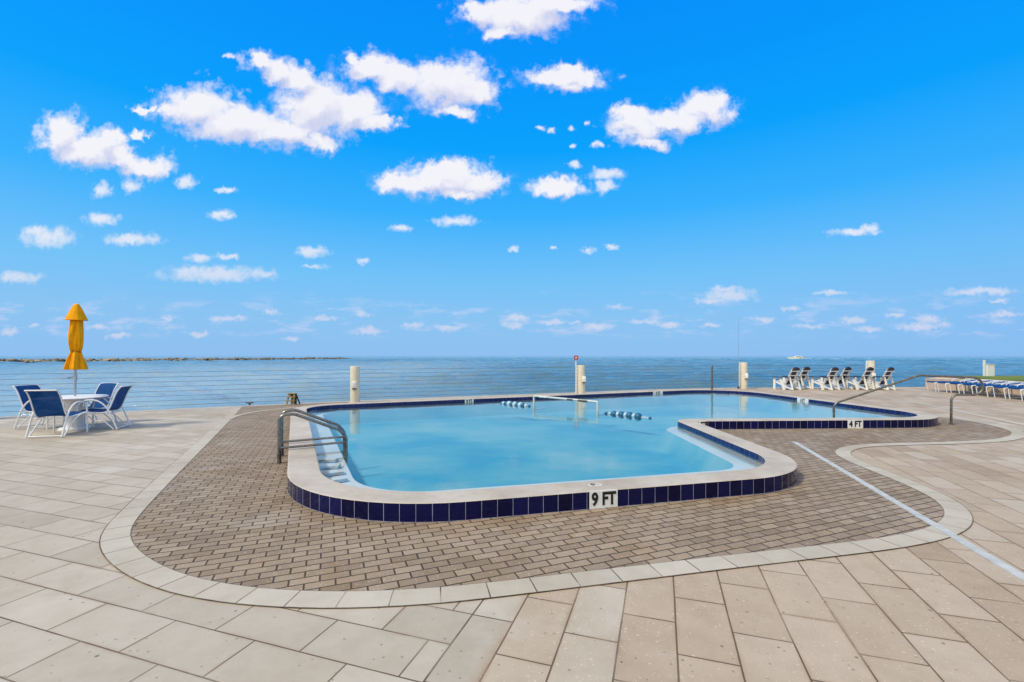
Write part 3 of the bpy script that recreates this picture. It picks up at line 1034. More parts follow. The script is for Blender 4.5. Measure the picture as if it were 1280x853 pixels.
# narrow channel drain cover: runs from the bricks to the right foreground
a, b = G(993, 553.4), G(1280, 724.2)
b = b + (b - a) * 0.6
t = (b - a).normalized()
n_ = Vector((t.y, -t.x, 0)) * 0.036
mb = MB()
L = (b - a).length
k = int(L / 1.2)
for i in range(k):
    p, q = a + t * (L * i / k + 0.001), a + t * (L * (i + 1) / k - 0.001)
    vs = [p - n_, q - n_, q + n_, p + n_]
    o = [Vector((v.x, v.y, 0.0)) for v in vs] + [Vector((v.x, v.y, 0.0145)) for v in vs]
    mb.add(o, [[4, 5, 6, 7][::-1], [0, 1, 5, 4], [1, 2, 6, 5], [2, 3, 7, 6], [3, 0, 4, 7]])
    for s_ in (-0.45, 0.45):
        pp, qq = p + n_ * s_, q + n_ * s_
        w_ = n_ * 0.12
        mb.add([(v.x, v.y, 0.0165) for v in (pp - w_, qq - w_, qq + w_, pp + w_)], [[3, 2, 1, 0]])
dr = mb.build('channel_drain', M['stone'])
tag(dr, 'long narrow pale grey channel drain cover crossing the bricks to the right foreground', 'drain')

# ------------------------------------------------------------------ the pool
pool = thing('swimming_pool', 'large L-shaped swimming pool with raised beige coping, navy tiles and pale blue water', 'pool', (0, 0, 0))


def loop_faces(mb, A, B, mat=0):
    pass


# coping slab, edges rounded by a small chamfer ring
def shrink(loop, d):
    n = len(loop)
    out = []
    for i in range(n):
        t = (loop[(i + 1) % n] - loop[i - 1]).normalized()
        out.append(loop[i] - Vector((t.y, -t.x)) * d)
    return out


mb = MB()
oc_, ic_ = shrink(outer, 0.012), shrink(inner, -0.010)
mb.prism([(p.x, p.y) for p in oc_], ZC, ZC, holes=[[(p.x, p.y) for p in ic_]])
for lo, hi, flip in ((outer, oc_, False), (inner, ic_, True)):
    n = len(lo)
    for i in range(n):
        j = (i + 1) % n
        q = [(lo[i].x, lo[i].y, ZC - 0.007), (lo[j].x, lo[j].y, ZC - 0.007), (hi[j].x, hi[j].y, ZC), (hi[i].x, hi[i].y, ZC)]
        mb.add(q, [[0, 1, 2, 3] if not flip else [3, 2, 1, 0]])
mb.build('coping', M['coping'], pool, smooth=50)
mb = wall_strip(MB(), outer, 0.0, ZC - 0.007)
mb.build('outer_tiles', M['tile'], pool, smooth=40)
mb = wall_strip(MB(), inner, ZC - 0.007 - 0.110, ZC - 0.007, outward=False)
mb.build('waterline_tiles', M['tile_small'], pool, smooth=40)
# basin: wall under the tiles, bench, drop, floor
mb = MB()
wall_strip(mb, inner, ZL, ZC - 0.117, outward=False)
mb.prism([(p.x, p.y) for p in inner], ZL, ZL, holes=[[(p.x, p.y) for p in bench]])
mb.build('bench', M['plaster'], pool, smooth=40)
bowl = resample(outline([-1.02, -0.45, -0.55, -0.30, -0.30, -0.66], [0.95, 0.40, 0.95, 0.9, 1.2, 0.6]), 0.6)
ZB = -0.34
mb = MB()
tris_a, tris_b = [(p.x, p.y, ZL) for p in bench], [(p.x, p.y, ZB) for p in bowl]
# sloping sides: bench edge down to the floor edge
na, nb = len(bench), len(bowl)


def zip_loops(mb, A, B):
    i = j = 0
    na, nb = len(A), len(B)
    j0 = min(range(nb), key=lambda k: (Vector(B[k]) - Vector(A[0])).length)
    B = B[j0:] + B[:j0]
    while i < na or j < nb:
        a, b = A[i % na], B[j % nb]
        a2, b2 = A[(i + 1) % na], B[(j + 1) % nb]
        if j >= nb or (i < na and (Vector(a2) - Vector(b)).length <= (Vector(b2) - Vector(a)).length):
            mb.add([a, a2, b], [[0, 1, 2]])
            i += 1
        else:
            mb.add([a, b2, b], [[0, 1, 2]])
            j += 1


zip_loops(mb, tris_a, tris_b)
mb.prism([(p.x, p.y) for p in bowl], ZB, ZB)
mb.build('basin', M['basin'], pool, smooth=30)
mb = MB().prism([(p.x, p.y) for p in shrink(inner, 0.0)], -1.4, ZW)
tag(mb.build('water', M['water']), kind='structure')

# recessed steps on the bench at the near left
dirn = Vector((0.902, 0.431, 0))       # from the left wall into the pool
along = Vector((-0.431, 0.902, 0))
for i, (q, ang, ln) in enumerate([((408.5, 575.2), 2, .30), ((411, 583.0), 4, .30), ((414, 591.5), 28, .30), ((419, 600.2), 36, .26)]):
    c = G(q[0], q[1], ZL + 0.03)
    rot = Matrix.Rotation(R(ang), 3, 'Z')
    MB().box(c, (ln, 0.15, 0.040), rot, 0.006).build('underwater_step', M['plaster'], pool)


def text_mesh(body, size, material, name, parent, M4, extrude=0.0012, offset=0.0):
    cu = bpy.data.curves.new(name, 'FONT')
    cu.body = body
    cu.size = size
    cu.extrude = extrude
    cu.offset = offset * 1.6
    cu.align_x = 'CENTER'
    cu.align_y = 'CENTER'
    cu.space_character = 1.02
    tmp = bpy.data.objects.new('tmp_text', cu)
    C.objects.link(tmp)
    bpy.context.view_layer.update()
    dg = bpy.context.evaluated_depsgraph_get()
    me = bpy.data.meshes.new_from_object(tmp.evaluated_get(dg))
    me.name = name
    bpy.data.objects.remove(tmp)
    me.transform(M4)
    me.materials.clear()
    me.materials.append(material)
    o = bpy.data.objects.new(name, me)
    C.objects.link(o)
    o.parent = parent
    return o


def marker(pa, pb, z0, z1, txt, label=None, narrow=0.8):
    """a depth marker tile on a pool wall between plan points pa -> pb, read from the side where pa is on the left"""
    a, b = Vector((pa[0], pa[1], 0)), Vector((pb[0], pb[1], 0))
    ex = (b - a).normalized()
    ez = Vector((0, 0, 1))
    ny = ex.cross(ez)                      # towards the reader
    w = (b - a).length
    c = (a + b) / 2 + ez * (z0 + z1) / 2
    rot = Matrix((ex, -ny, ez)).transposed()
    o = MB().box(c + ny * 0.001, (w, 0.010, z1 - z0), rot, 0.0015).build('depth_marker', M['marker'], pool)
    if label:
        o['label'] = label
    R4 = Matrix((ex, ez, ny)).transposed().to_4x4()
    M4 = Matrix.Translation(c + ny * 0.0075) @ R4 @ Matrix.Diagonal((narrow, 1.0, 1.0, 1.0))
    text_mesh(txt, (z1 - z0) * 0.98, M['ink'], 'lettering', o, M4, offset=(z1 - z0) * 0.025)
    return o


def on_loop(loop, px, z, near=True):
    """points of a plan loop that stand at picture column px; nearest or farthest"""
    s = (px - 640.0) / F
    hits = []
    n = len(loop)
    for i in range(n):
        a, b = loop[i], loop[(i + 1) % n]
        fa, fb = a.x - s * a.y, b.x - s * b.y
        if fa * fb <= 0 and abs(fa - fb) > 1e-9:
            k = fa / (fa - fb)
            hits.append(a.lerp(b, k))
    hits = [h for h in hits if h.y > 0]
    hits.sort(key=lambda h: h.y)
    return hits[0] if near else hits[-1]


marker(on_loop(outer, 736.8, 0), on_loop(outer, 771.8, 0), 0.006, ZC + 0.001, '9 FT', 'white depth marker reading 9 FT in black on the near wall')
s4 = [h for h in (on_loop(outer, 1059.5, 0), on_loop(outer, 1078.5, 0))]
# column 1060-1078 meets the right lobe's near wall first
marker(s4[0], s4[1], 0.004, ZC + 0.001, '4 FT', 'white depth marker reading 4 FT in black on the right lobe')
for (xa, xb, tx) in ((581.0, 592.0, '9 FT'), (816.4, 828.4, '5 FT'), (996.6, 1010.6, '4 FT')):
    marker(on_loop(inner, xa, 0, False), on_loop(inner, xb, 0, False), ZC - 0.135, ZC + 0.001, tx)

# corner marker in the notch of the coping (seen just over the coping) and the small tile on top of the coping
def notch_point(px):
    q = (px - 640.0) / F
    for k in range(len(outer)):
        a, b = outer[k], outer[(k + 1) % len(outer)]
        fa, fb = a.x - q * a.y, b.x - q * b.y
        if fa * fb <= 0 and abs(fa - fb) > 1e-9:
            h = a.lerp(b, fa / (fa - fb))
            if 9.42 < h.y < 10.2:
                return h
    return None


na_, nb_ = notch_point(871.0), notch_point(882.5)
if na_ is not None and nb_ is not None:
    marker(na_, nb_, 0.012, ZC + 0.001, '4 FT')
c0 = G(744, 606.2, ZC + 0.003)
rot = Matrix.Rotation(math.atan2(0.253, 1), 3, 'Z')
o = MB().box(c0, (0.130, 0.070, 0.006), rot, 0.001).build('warning_tile', M['marker'], pool)
o['label'] = 'small white tile with a dark no-diving mark on the coping'
mb = MB()
ring = [c0 + rot @ Vector((math.cos(t) * 0.026 - 0.03, math.sin(t) * 0.026, 0.0045)) for t in [2 * math.pi * k / 20 for k in range(20)]]
mb.tube(ring, 0.0035, 6, closed=True)
mb.tube([c0 + rot @ Vector((-0.048, 0.018, 0.0045)), c0 + rot @ Vector((-0.012, -0.018, 0.0045))], 0.003, 6)
mb.tube(smooth_path([c0 + rot @ Vector(p) for p in ((0.008, 0.014, .0045), (0.022, -0.006, .0045), (0.036, 0.004, .0045), (0.052, -0.012, .0045))], 4), 0.003, 6)
mb.build('warning_mark', M['ink'], o, smooth=60)

# ------------------------------------------------------------------ sea
ZS = -1.2
mb = MB()
mb.add([(-30000, 880, ZS), (30000, 880, ZS), (30000, 40000, ZS), (-30000, 40000, ZS)], [[0, 1, 2, 3]])
mb.add([(-30000, -60, ZS - 0.6), (30000, -60, ZS - 0.6), (30000, 882, ZS - 0.6), (-30000, 882, ZS - 0.6)], [[0, 1, 2, 3]])
sea = tag(mb.build('sea', M['sea']), kind='structure')


def wave_mesh():
    import numpy as np
    rs = np.random.RandomState(4)
    rows = [7.0]
    while rows[-1] < 885:
        rows.append(rows[-1] * 1.0062 + 0.02)
    Y = np.array(rows)
    ncol = 460
    tt = np.linspace(-1.9, 1.9, ncol)
    X = tt[None, :] * (Y[:, None] + 6.0)
    YY = np.repeat(Y[:, None], ncol, 1)
    cell = np.maximum(0.0062 * YY + 0.02, (3.8 / ncol) * (YY + 6) * 0.6)
    Z = np.zeros_like(X)
    for k in range(64):
        lam = 1.1 * (16.0 / 1.1) ** rs.rand()
        th = math.radians(rs.normal(-98, 26))
        kx, ky = 2 * math.pi / lam * math.cos(th), 2 * math.pi / lam * math.sin(th)
        amp = 0.0075 * lam ** 0.80
        ph = rs.rand() * 6.28
        fade = np.clip((lam / cell - 2.2) / 2.2, 0, 1)
        s_ = np.sin(kx * X + ky * YY + ph)
        Z += amp * fade * (s_ + 0.25 * np.cos(2 * (kx * X + ky * YY + ph)))
    Z *= np.clip((885 - YY) / 150.0, 0, 1)
    gx = 0.6 + 0.4 * np.sin(X * 0.021 + 1.0) * np.sin(YY * 0.017 + X * 0.006)
    Z *= (0.75 + 0.25 * gx) * 1.45
    co = np.stack([X, YY, Z + ZS], -1).reshape(-1, 3)
    nr = len(Y)
    a_ = np.arange((nr - 1) * ncol).reshape(nr - 1, ncol)[:, :-1].reshape(-1)
    quads = np.stack([a_, a_ + 1, a_ + ncol + 1, a_ + ncol], -1)
    me = bpy.data.meshes.new('sea_waves')
    me.vertices.add(len(co))
    me.vertices.foreach_set('co', co.astype(np.float32).reshape(-1))
    me.loops.add(quads.size)
    me.polygons.add(len(quads))
    me.loops.foreach_set('vertex_index', quads.astype(np.int32).reshape(-1))
    me.polygons.foreach_set('loop_start', (np.arange(len(quads)) * 4).astype(np.int32))
    me.polygons.foreach_set('use_smooth', np.ones(len(quads), dtype=bool))
    me.update(calc_edges=True)
    me.materials.append(M['sea'])
    o = bpy.data.objects.new('sea_waves', me)
    C.objects.link(o)
    tag(o, kind='structure')


wave_mesh()

# ------------------------------------------------------------------ raised lawn on the right
LAWN = [(20.15, 20.8), (20.9, 17.6), (22.8, 11.0), (60, 4.0), (60, 24.2), (23.0, 24.2), (20.6, 22.7)]
tag(MB().prism(LAWN, -0.5, 0.44, bottom=False).build('terrace', M['sand']), kind='structure')
GR = [(21.35, 21.9), (21.2, 18.3), (22.9, 11.4), (59.8, 4.4), (59.8, 23.4), (23.2, 23.4)]
mb = MB()
mb.prism(GR, 0.445, 0.53)
tag(mb.build('lawn', M['grass']), kind='structure')
mb = MB()
wl = [Vector((20.00, 20.9, 0)), Vector((20.75, 17.6, 0)), Vector((22.65, 11.0, 0))]
wl2 = [Vector((20.22, 20.9, 0)), Vector((20.97, 17.6, 0)), Vector((22.87, 11.0, 0))]
mb.prism([(p.x, p.y) for p in wl] + [(p.x, p.y) for p in wl2[::-1]], -0.2, 0.475, bottom=False)
tag(mb.build('retaining_wall', M['tanwall']), 'low tan retaining wall behind the blue pool loungers', 'wall')

# ------------------------------------------------------------------ cable railing with round posts
rail = thing('cable_railing', 'railing of round cream posts and thin horizontal steel cables along the seawall', 'railing', (-5.2, 15.08, 0))
RP = [(-21.0, 6.75, 1.2), (-13.05, 11.05, 1.2), (-5.2, 15.08, 1.206), (2.83, 18.60, 1.167), (11.0, 21.6, 1.239), (17.15, 21.75, 1.32)]
ro = Vector((-5.2, 15.08, 0))
for i, (x, y, h) in enumerate(RP):
    c = Vector((x, y, 0)) - ro
    prof = [(0.158, 0.0), (0.156, h - 0.02), (0.150, h - 0.006), (0.138, h)]
    po = MB().lathe(prof, 28, c).build('post', M['post'], rail, smooth=35)
    tow = (Vector((0, 0, 0)) - Vector((x, y, 0))).normalized()       # towards the pool
    side = Vector((tow.y, -tow.x, 0))
    sgn = 0.02 if i == 2 else -0.115 * (1 if i > 2 else 0)
    fc = c + tow * 0.150 + side * sgn + Vector((0, 0, 0.60))
    rot = Matrix((side, -tow, Vector((0, 0, 1)))).transposed()
    m2 = MB().box(fc, (0.15, 0.10, 0.24), rot, 0.03)
    lf = m2.build('light_fixture', M['white_plastic'], po, smooth=40)
    MB().box(fc + Vector((0, 0, -0.135)) + tow * 0.0, (0.14, 0.085, 0.028), rot, 0.004).build('fixture_base', M['dark'], po)
    if i >= 3:
        sc = c + side * 0.155 + tow * 0.02
        m3 = MB().box(sc + Vector((0, 0, h / 2)), (0.075, 0.05, h - 0.01), rot, 0.006)
        m3.build('cable_plate', M['white_plastic'], po)
        for k in range(8):
            MB().box(sc + side * 0.045 + Vector((0, 0, 0.16 + k * 0.1335)), (0.035, 0.045, 0.05), rot, 0.005).build('cable_fitting', M['white_plastic'], po)
for k in range(8):
    z = 0.16 + 0.1335 * k
    pts = []
    for i in range(len(RP)):
        p = Vector((RP[i][0], RP[i][1], z)) - ro
        pts.append(p)
        if i < len(RP) - 1:
            q = Vector((RP[i + 1][0], RP[i + 1][1], z)) - ro
            pts.append(p.lerp(q, 0.5) - Vector((0, 0, 0.006)))
    MB().tube(pts, 0.0045, 5).build('cable', M['cable'], rail, smooth=60)

# pole with the small red square beside the middle post
sp = thing('red_square_sign', 'small red square sign on a slim white pole beside the middle railing post', 'sign', (2.60, 18.50, 0))
MB().tube([(0, 0, 0), (0, 0, 1.50)], 0.024, 10).build('pole', M['white_plastic'], sp, smooth=50)
f_ = MB().box((0, -0.032, 1.475), (0.17, 0.02, 0.17), None, 0.004).build('sign_panel', M['red'], sp)
MB().box((0.0, -0.0445, 1.475), (0.060, 0.004, 0.060), None, 0.001).build('white_mark', M['white_plastic'], f_)
wp = thing('whip_pole', 'tall very thin grey pole rising beside the cream post left of the white chairs', 'pole', (10.72, 21.55, 0))
MB().tube([(0, 0, 0), (0, 0, 1.6), (0.015, 0, 3.45)], [0.016, 0.011, 0.007], 8).build('shaft', M['pole'], wp, smooth=50)
MB().tube([(0, 0, 0), (0, 0, 0.10)], 0.045, 10).build('socket', M['dark'], wp, smooth=50)

# white utility box at the edge of the lawn
ub = thing('utility_box', 'plain white utility box with a slim post on the lawn by the sea', 'utility box', (24.1, 23.0, 0.52))
MB().box((0.0, 0, 0.30), (0.36, 0.22, 0.60), None, 0.01).build('cabinet', M['white_metal'], ub)
MB().box((-0.24, 0, 0.41), (0.07, 0.08, 0.82), None, 0.006).build('side_post', M['white_metal'], ub)
MB().box((0.0, 0, 0.605), (0.40, 0.26, 0.02), None, 0.004).build('lid', M['white_metal'], ub)

# ------------------------------------------------------------------ hand rails
def steel_tube(pts, r, name, parent, rad, n=7):
    return MB().tube(fillet(pts, rad, n), r, 12).build(name, M['steel'], parent, smooth=60)


hr = thing('step_handrail', 'pair of low parallel steel handrails over the steps at the left coping', 'handrail', (-3.35, 6.55, 0))
O = Vector((-3.35, 6.55, 0))
dx = Vector((0.79, 0.45, 0))
du = dx.normalized()
for off, nm in ((Vector((0, 0, 0)), 'a'), (Vector((-0.20, 0.47, 0)), 'b')):
    b0 = off
    pts = [b0 + Vector((0, 0, 0.0)), b0 + Vector((0, 0, 0.70)), b0 + du * 0.20 + Vector((0, 0, 0.70)), b0 + dx * 0.90 + Vector((0, 0, 0.42)),
           b0 + dx * 1.01 + Vector((0, 0, 0.30)), b0 + dx * 1.01 + Vector((0, 0, -0.60))]
    o = steel_tube(pts, 0.0235, 'rail', hr, [0, 0.16, 0.18, 0.16, 0.12, 0])
    MB().tube([b0 + Vector((0, 0, 0.222)), b0 + dx * 1.01 + Vector((0, 0, 0.222))], 0.0175, 10).build('lower_bar', M['steel'], hr, smooth=60)
    MB().tube([b0 + Vector((0, 0, 0.003)), b0 + Vector((0, 0, 0.14))], 0.0275, 12).build('foot_sleeve', M['rust_steel'], hr, smooth=60)

hr2 = thing('long_handrail', 'long weathered steel handrail looping over the right end of the pool', 'handrail', (9.9, 10.26, 0))
A = Vector((7.6, 10.75, 0))
D = Vector((2.3, -0.49, 0))


def hp(s, z):
    p = A + D * s
    return Vector((p.x, p.y, z)) - Vector((9.9, 10.26, 0))


pts = [hp(0.0, -0.7), hp(0.0, 0.40), hp(0.0, 0.425), hp(0.735, 1.115), hp(1.20, 1.065), hp(1.255, 0.66), hp(1.0, 0.66), hp(1.0, 0.0)]
pts = [hp(0.0, -0.7), hp(0.0, 0.42), hp(0.735, 1.105), hp(1.25, 1.055), hp(1.25, 0.675), hp(1.0, 0.675), hp(1.0, 0.0)]
MB().tube(fillet(pts, [0, 0.16, 0.22, 0.17, 0.17, 0.14, 0], 8), 0.024, 12).build('rail', M['rust_steel'], hr2, smooth=60)
MB().lathe([(0.055, 0.004), (0.055, 0.014), (0.032, 0.022), (0.030, 0.05)], 20).build('base_flange', M['rust_steel'], hr2, smooth=40)

pl = G(890.6, 490.3, ZW)
lad = thing('pool_ladder', 'tall steel ladder hoop standing in the water at the far pool wall', 'ladder', (pl.x, pl.y, 0))
for sx_, ly in ((-0.075, 0.0), (0.070, 0.35)):
    pts = [(sx_, ly, -1.2), (sx_, ly, 0.9)]
pts = [Vector((-0.075, -0.10, -1.3)), Vector((-0.070, -0.10, 1.165)), Vector((0.065, 0.16, 1.165)), Vector((0.075, 0.16, -1.3))]
MB().tube(fillet(pts, [0, 0.05, 0.05, 0], 6), 0.026, 10).build('rail', M['rust_steel'], lad, smooth=60)
for z in (-0.25, -0.55, -0.85):
    MB().beam((-0.07, -0.10, z), (0.07, 0.16, z), 0.08, 0.02).build('rung', M['steel'], lad)

# ------------------------------------------------------------------ water goal and float lines
ga, gb_ = G(667.4, 508.2, ZW), G(746.9, 514.9, ZW)
goal = thing('water_goal', 'white pipe goal frame standing in the pool between two strings of floats', 'goal', (ga.x, ga.y, ZW))
w_ = gb_ - ga
w_.z = 0
hh = 0.275
MB().tube(fillet([Vector((0, 0, -0.12)), Vector((0, 0, hh + 0.025)), w_ + Vector((0, 0, hh - 0.02)), w_ + Vector((0, 0, -0.12))], [0, 0.04, 0.04, 0], 5), 0.030, 10).build('frame', M['pvc'], goal, smooth=60)
wu = w_.normalized()
wt = Vector((-wu.y, wu.x, 0))
for f0, f1 in ((0.10, 0.15), (0.17, 0.20), (0.55, 0.64), (0.72, 0.86)):
    q = [w_ * f0 + Vector((0, 0, hh + 0.025 - 0.045 * f0 - 0.004)), w_ * f1 + Vector((0, 0, hh + 0.025 - 0.045 * f1 - 0.004))]
    MB().tube(q, 0.033, 8).build('clip', M['dark'] if f0 > 0.5 else M['white_plastic'], goal, smooth=60)
for e in (Vector((0, 0, 0)), w_):
    MB().tube([e + wt * 0.0 + Vector((0, 0, -0.10)), e + wt * 0.55 + Vector((0, 0, -0.10))], 0.028, 8).build('base_pipe', M['pvc'], goal, smooth=60)


def float_line(pts, sizes, cols, label, name='float_line'):
    o0 = Vector(pts[0])
    t = thing(name, label, 'float line', tuple(o0), 0, 'strings of floats in the pool')
    P = [Vector(p) - o0 for p in pts]
    MB().tube([p - Vector((0, 0, 0.0)) for p in P], 0.007, 6).build('rope', M['white_plastic'], t, smooth=60)
    d = (P[-1] - P[0]).normalized()
    q = Vector((0, 0, 1)).rotation_difference(d).to_matrix()
    for p, s, c in zip(P, sizes, cols):
        m_ = MB().lathe([(s * 0.12, -s * .42), (s * 0.36, -s * .36), (s * 0.49, -s * .18), (s * 0.52, 0), (s * 0.49, s * .18), (s * 0.36, s * .36), (s * 0.12, s * .42)], 18)
        m_.v = [q @ v + p for v in m_.v]
        m_.build('float', M['floatblue'] if c else M['floatwhite'], t, smooth=50)
    return t


def FL(seq, z=ZW + 0.01):
    return [G(x, y, z) for x, y in seq]


r_pts = FL([(757.5, 517.0), (762.5, 517.3), (767.6, 517.7), (772.3, 518.1), (777, 518.6), (782, 519.1), (787.2, 519.7), (792.4, 520.3), (797.8, 521.0), (806, 522.0), (812.5, 522.8)])
float_line(r_pts, [0.09, 0.08, 0.155, 0.115, 0.165, 0.12, 0.18, 0.12, 0.18, 0.05, 0.07], [1, 0, 1, 0, 1, 0, 1, 0, 1, 0, 1],
           'string of blue and white floats to the right of the goal frame')
l_pts = FL([(626.8, 504.2), (629.5, 504.4), (632.8, 504.7), (636.6, 505.1), (640.3, 505.5), (643.8, 505.9), (647.2, 506.3), (650.6, 506.7), (653.6, 507.1), (657.5, 507.5), (661.5, 508.0)])
float_line(l_pts, [0.08, 0.12, 0.14, 0.17, 0.16, 0.17, 0.16, 0.17, 0.15, 0.12, 0.08], [1, 0, 1, 0, 1, 0, 1, 0, 1, 0, 1],
           'string of small teal and white floats left of the goal frame')

# ------------------------------------------------------------------ table, umbrella, sling chairs
TP = Vector((-9.25, 9.62, 0))
tb = thing('patio_table', 'round white patio table on a thick pedestal with four blue chairs around it', 'table', tuple(TP))
MB().lathe([(0.10, 0.640), (0.50, 0.648), (0.535, 0.655), (0.550, 0.668), (0.550, 0.682), (0.535, 0.692), (0.51, 0.695), (0.03, 0.700)], 48).build('tabletop', M['white_plastic'], tb, smooth=40)
MB().lathe([(0.165, 0.02), (0.150, 0.10), (0.140, 0.35), (0.145, 0.56), (0.24, 0.645)], 12).build('pedestal', M['white_plastic'], tb, smooth=20)
MB().lathe([(0.255, 0.0), (0.255, 0.025), (0.235, 0.045), (0.17, 0.055)], 36).build('base', M['white_plastic'], tb, smooth=40)

um = thing('patio_umbrella', 'closed yellow patio umbrella standing through the white table', 'umbrella', tuple(TP + Vector((0, 0, 0))))
lean = Matrix.Rotation(R(1.1), 3, 'Y')


def leaned(mbx):
    mbx.v = [lean @ v for v in mbx.v]
    return mbx


leaned(MB().tube([(0, 0, 0.06), (0, 0, 2.60)], 0.021, 12)).build('pole', M['pole'], um, smooth=60)


def folds(amp, n, ph=0.0):
    def fn(r, z, a):
        aa = a + 0.35 * math.sin(a + 2.1 * z) + 0.22 * math.sin(2 * a - 1.7 * z + 1)
        w1_ = 1 - 2 * abs(math.sin(0.5 * n * aa + ph)) ** 0.7
        q_ = mnoise.noise(Vector((math.cos(a) * 3.0, math.sin(a) * 3.0, z * 2.4)))
        k = r * (1 - amp * w1_ * 1.15 + 0.10 * math.sin(2 * n * a + 1.3 + z * 3) * amp * 2)
        return k * (1 + 0.22 * q_ * min(1, amp * 8))
    return fn


KS = 0.80
body = [(0.085, 2.34), (0.098, 2.24), (0.110, 2.12), (0.118, 2.0), (0.120, 1.9), (0.116, 1.8), (0.104, 1.70), (0.090, 1.645)]
leaned(MB().lathe([(r_ * KS, z_) for r_, z_ in body[::-1]], 96, fn=folds(0.26, 7))).build('canopy', M['canopy'], um, smooth=180)
sk = [(0.090, 1.645), (0.108, 1.58), (0.135, 1.50), (0.160, 1.42), (0.183, 1.33), (0.196, 1.285), (0.190, 1.262)]
leaned(MB().lathe([(r_ * KS, z_) for r_, z_ in sk[::-1]], 110, fn=folds(0.21, 8, 1.0))).build('skirt', M['canopy'], um, smooth=180)
cap_ = [(0.010, 2.655), (0.035, 2.645), (0.058, 2.60), (0.090, 2.53), (0.125, 2.43), (0.150, 2.36), (0.170, 2.305), (0.160, 2.30), (0.09, 2.36)]
leaned(MB().lathe(cap_[::-1], 64, fn=folds(0.045, 4, .5))).build('cap', M['canopy'], um, smooth=50)
leaned(MB().lathe([(0.080, 1.625), (0.085, 1.632), (0.085, 1.652), (0.080, 1.660)], 40)).build('strap', M['strap'], um, smooth=50)
cr_ = leaned(MB().tube([(-0.02, 0, 1.10), (-0.08, -0.01, 1.10), (-0.12, -0.01, 1.08), (-0.16, -0.01, 1.085)], 0.009, 8)).build('crank', M['dark'], um, smooth=60)
leaned(MB().lathe([(0.032, 1.02), (0.032, 1.16)], 16)).build('crank_housing', M['pole'], um, smooth=40)


def sheet(path, w, t=0.006, n=7, bulge=0.0):
    """a strip of fabric swept along a side profile (y,z), w wide, with a little sag across"""
    m_ = MB()
    vs = []
    for (y, z, nyz) in path:
        for k in range(n + 1):
            x = (k / n - 0.5) * w
            s = 1 - (2 * x / w) ** 2
            vs.append(Vector((x, y - nyz[0] * bulge * s, z - nyz[1] * bulge * s)))
    N1 = len(vs)
    for (y, z, nyz) in path:
        for k in range(n + 1):
            x = (k / n - 0.5) * w
            s = 1 - (2 * x / w) ** 2
            vs.append(Vector((x, y - nyz[0] * (bulge * s + t), z - nyz[1] * (bulge * s + t))))
    fs = []
    c = n + 1
    L_ = len(path)
    for i in range(L_ - 1):
        for k in range(n):
            a_ = i * c + k
            fs.append([a_, a_ + c, a_ + c + 1, a_ + 1][::-1])
            fs.append([N1 + a_, N1 + a_ + c, N1 + a_ + c + 1, N1 + a_ + 1])
        for e in (0, n):
            a_ = i * c + e
            fs.append([a_, a_ + c, N1 + a_ + c, N1 + a_])
    for i in (0, L_ - 1):
        for k in range(n):
            a_ = i * c + k
            fs.append([a_, a_ + 1, N1 + a_ + 1, N1 + a_])
    return m_.add(vs, fs)


def profile(pts, n=5):
    P = smooth_path([(0, y, z) for y, z in pts], n)
    out = []
    for i, p in enumerate(P):
        t = (P[min(i + 1, len(P) - 1)] - P[max(i - 1, 0)]).normalized()
        out.append((p.y, p.z, (-t.z, t.y)))
    return out


def make_sling_chair():
    t = thing('sling_chair', '', 'chair')
    for s in (-1, 1):
        x = 0.285 * s
        arch = smooth_path([(x, 0.275, 0.0), (x, 0.272, 0.20), (x, 0.268, 0.42), (x, 0.245, 0.555), (x, 0.15, 0.625), (x, 0.0, 0.635),
                            (x, -0.13, 0.575), (x, -0.24, 0.44), (x, -0.32, 0.24), (x, -0.40, 0.015)], 4)
        m_ = MB().tube(arch, 0.0165, 8)
        m_.tube(smooth_path([(x * 0.99, 0.262, 0.395), (x * 0.99, 0.10, 0.385), (x * 0.99, -0.05, 0.31), (x * 0.99, -0.20, 0.17), (x * 0.99, -0.34, 0.02)], 4), 0.012, 8)
        m_.build('side_frame', M['white_metal'], t, smooth=60)
    # seat and back rails
    m_ = MB()
    for s in (-1, 1):
        x = 0.250 * s
        m_.tube(smooth_path([(x, 0.27, 0.405), (x, 0.10, 0.385), (x, -0.10, 0.365), (x, -0.20, 0.385), (x, -0.255, 0.46), (x, -0.315, 0.62), (x, -0.375, 0.78), (x, -0.44, 0.885), (x, -0.475, 0.905)], 4), 0.0135, 8)
    m_.tube([(-0.25, -0.475, 0.905), (0.25, -0.475, 0.905)], 0.0135, 8)
    m_.build('back_frame', M['white_metal'], t, smooth=60)
    for y_, z_ in ((0.262, 0.395), (-0.215, 0.345), (-0.385, 0.035)):
        MB().tube([(-0.285, y_, z_), (0.285, y_, z_)], 0.0125, 8).build('stretcher', M['white_metal'], t, smooth=60)
    sheet(profile([(0.275, 0.412), (0.18, 0.402), (0.05, 0.388), (-0.10, 0.372), (-0.195, 0.385)]), 0.487, 0.005, 7, 0.012).build('seat', M['blue_sling'], t, smooth=60)
    sheet(profile([(-0.20, 0.392), (-0.255, 0.46), (-0.315, 0.62), (-0.375, 0.78), (-0.435, 0.88), (-0.468, 0.900)]), 0.487, 0.005, 7, 0.010).build('backrest', M['blue_sling'], t, smooth=60)
    return t


sling0 = make_sling_chair()


def place(proto, first, loc, face, label, group):
    c = proto if first else copy_tree(proto)
    c.location = loc
    c.rotation_euler = (0, 0, math.atan2(-face[0], face[1]))     # local +Y looks along face
    c['label'] = label
    c['group'] = group
    return c


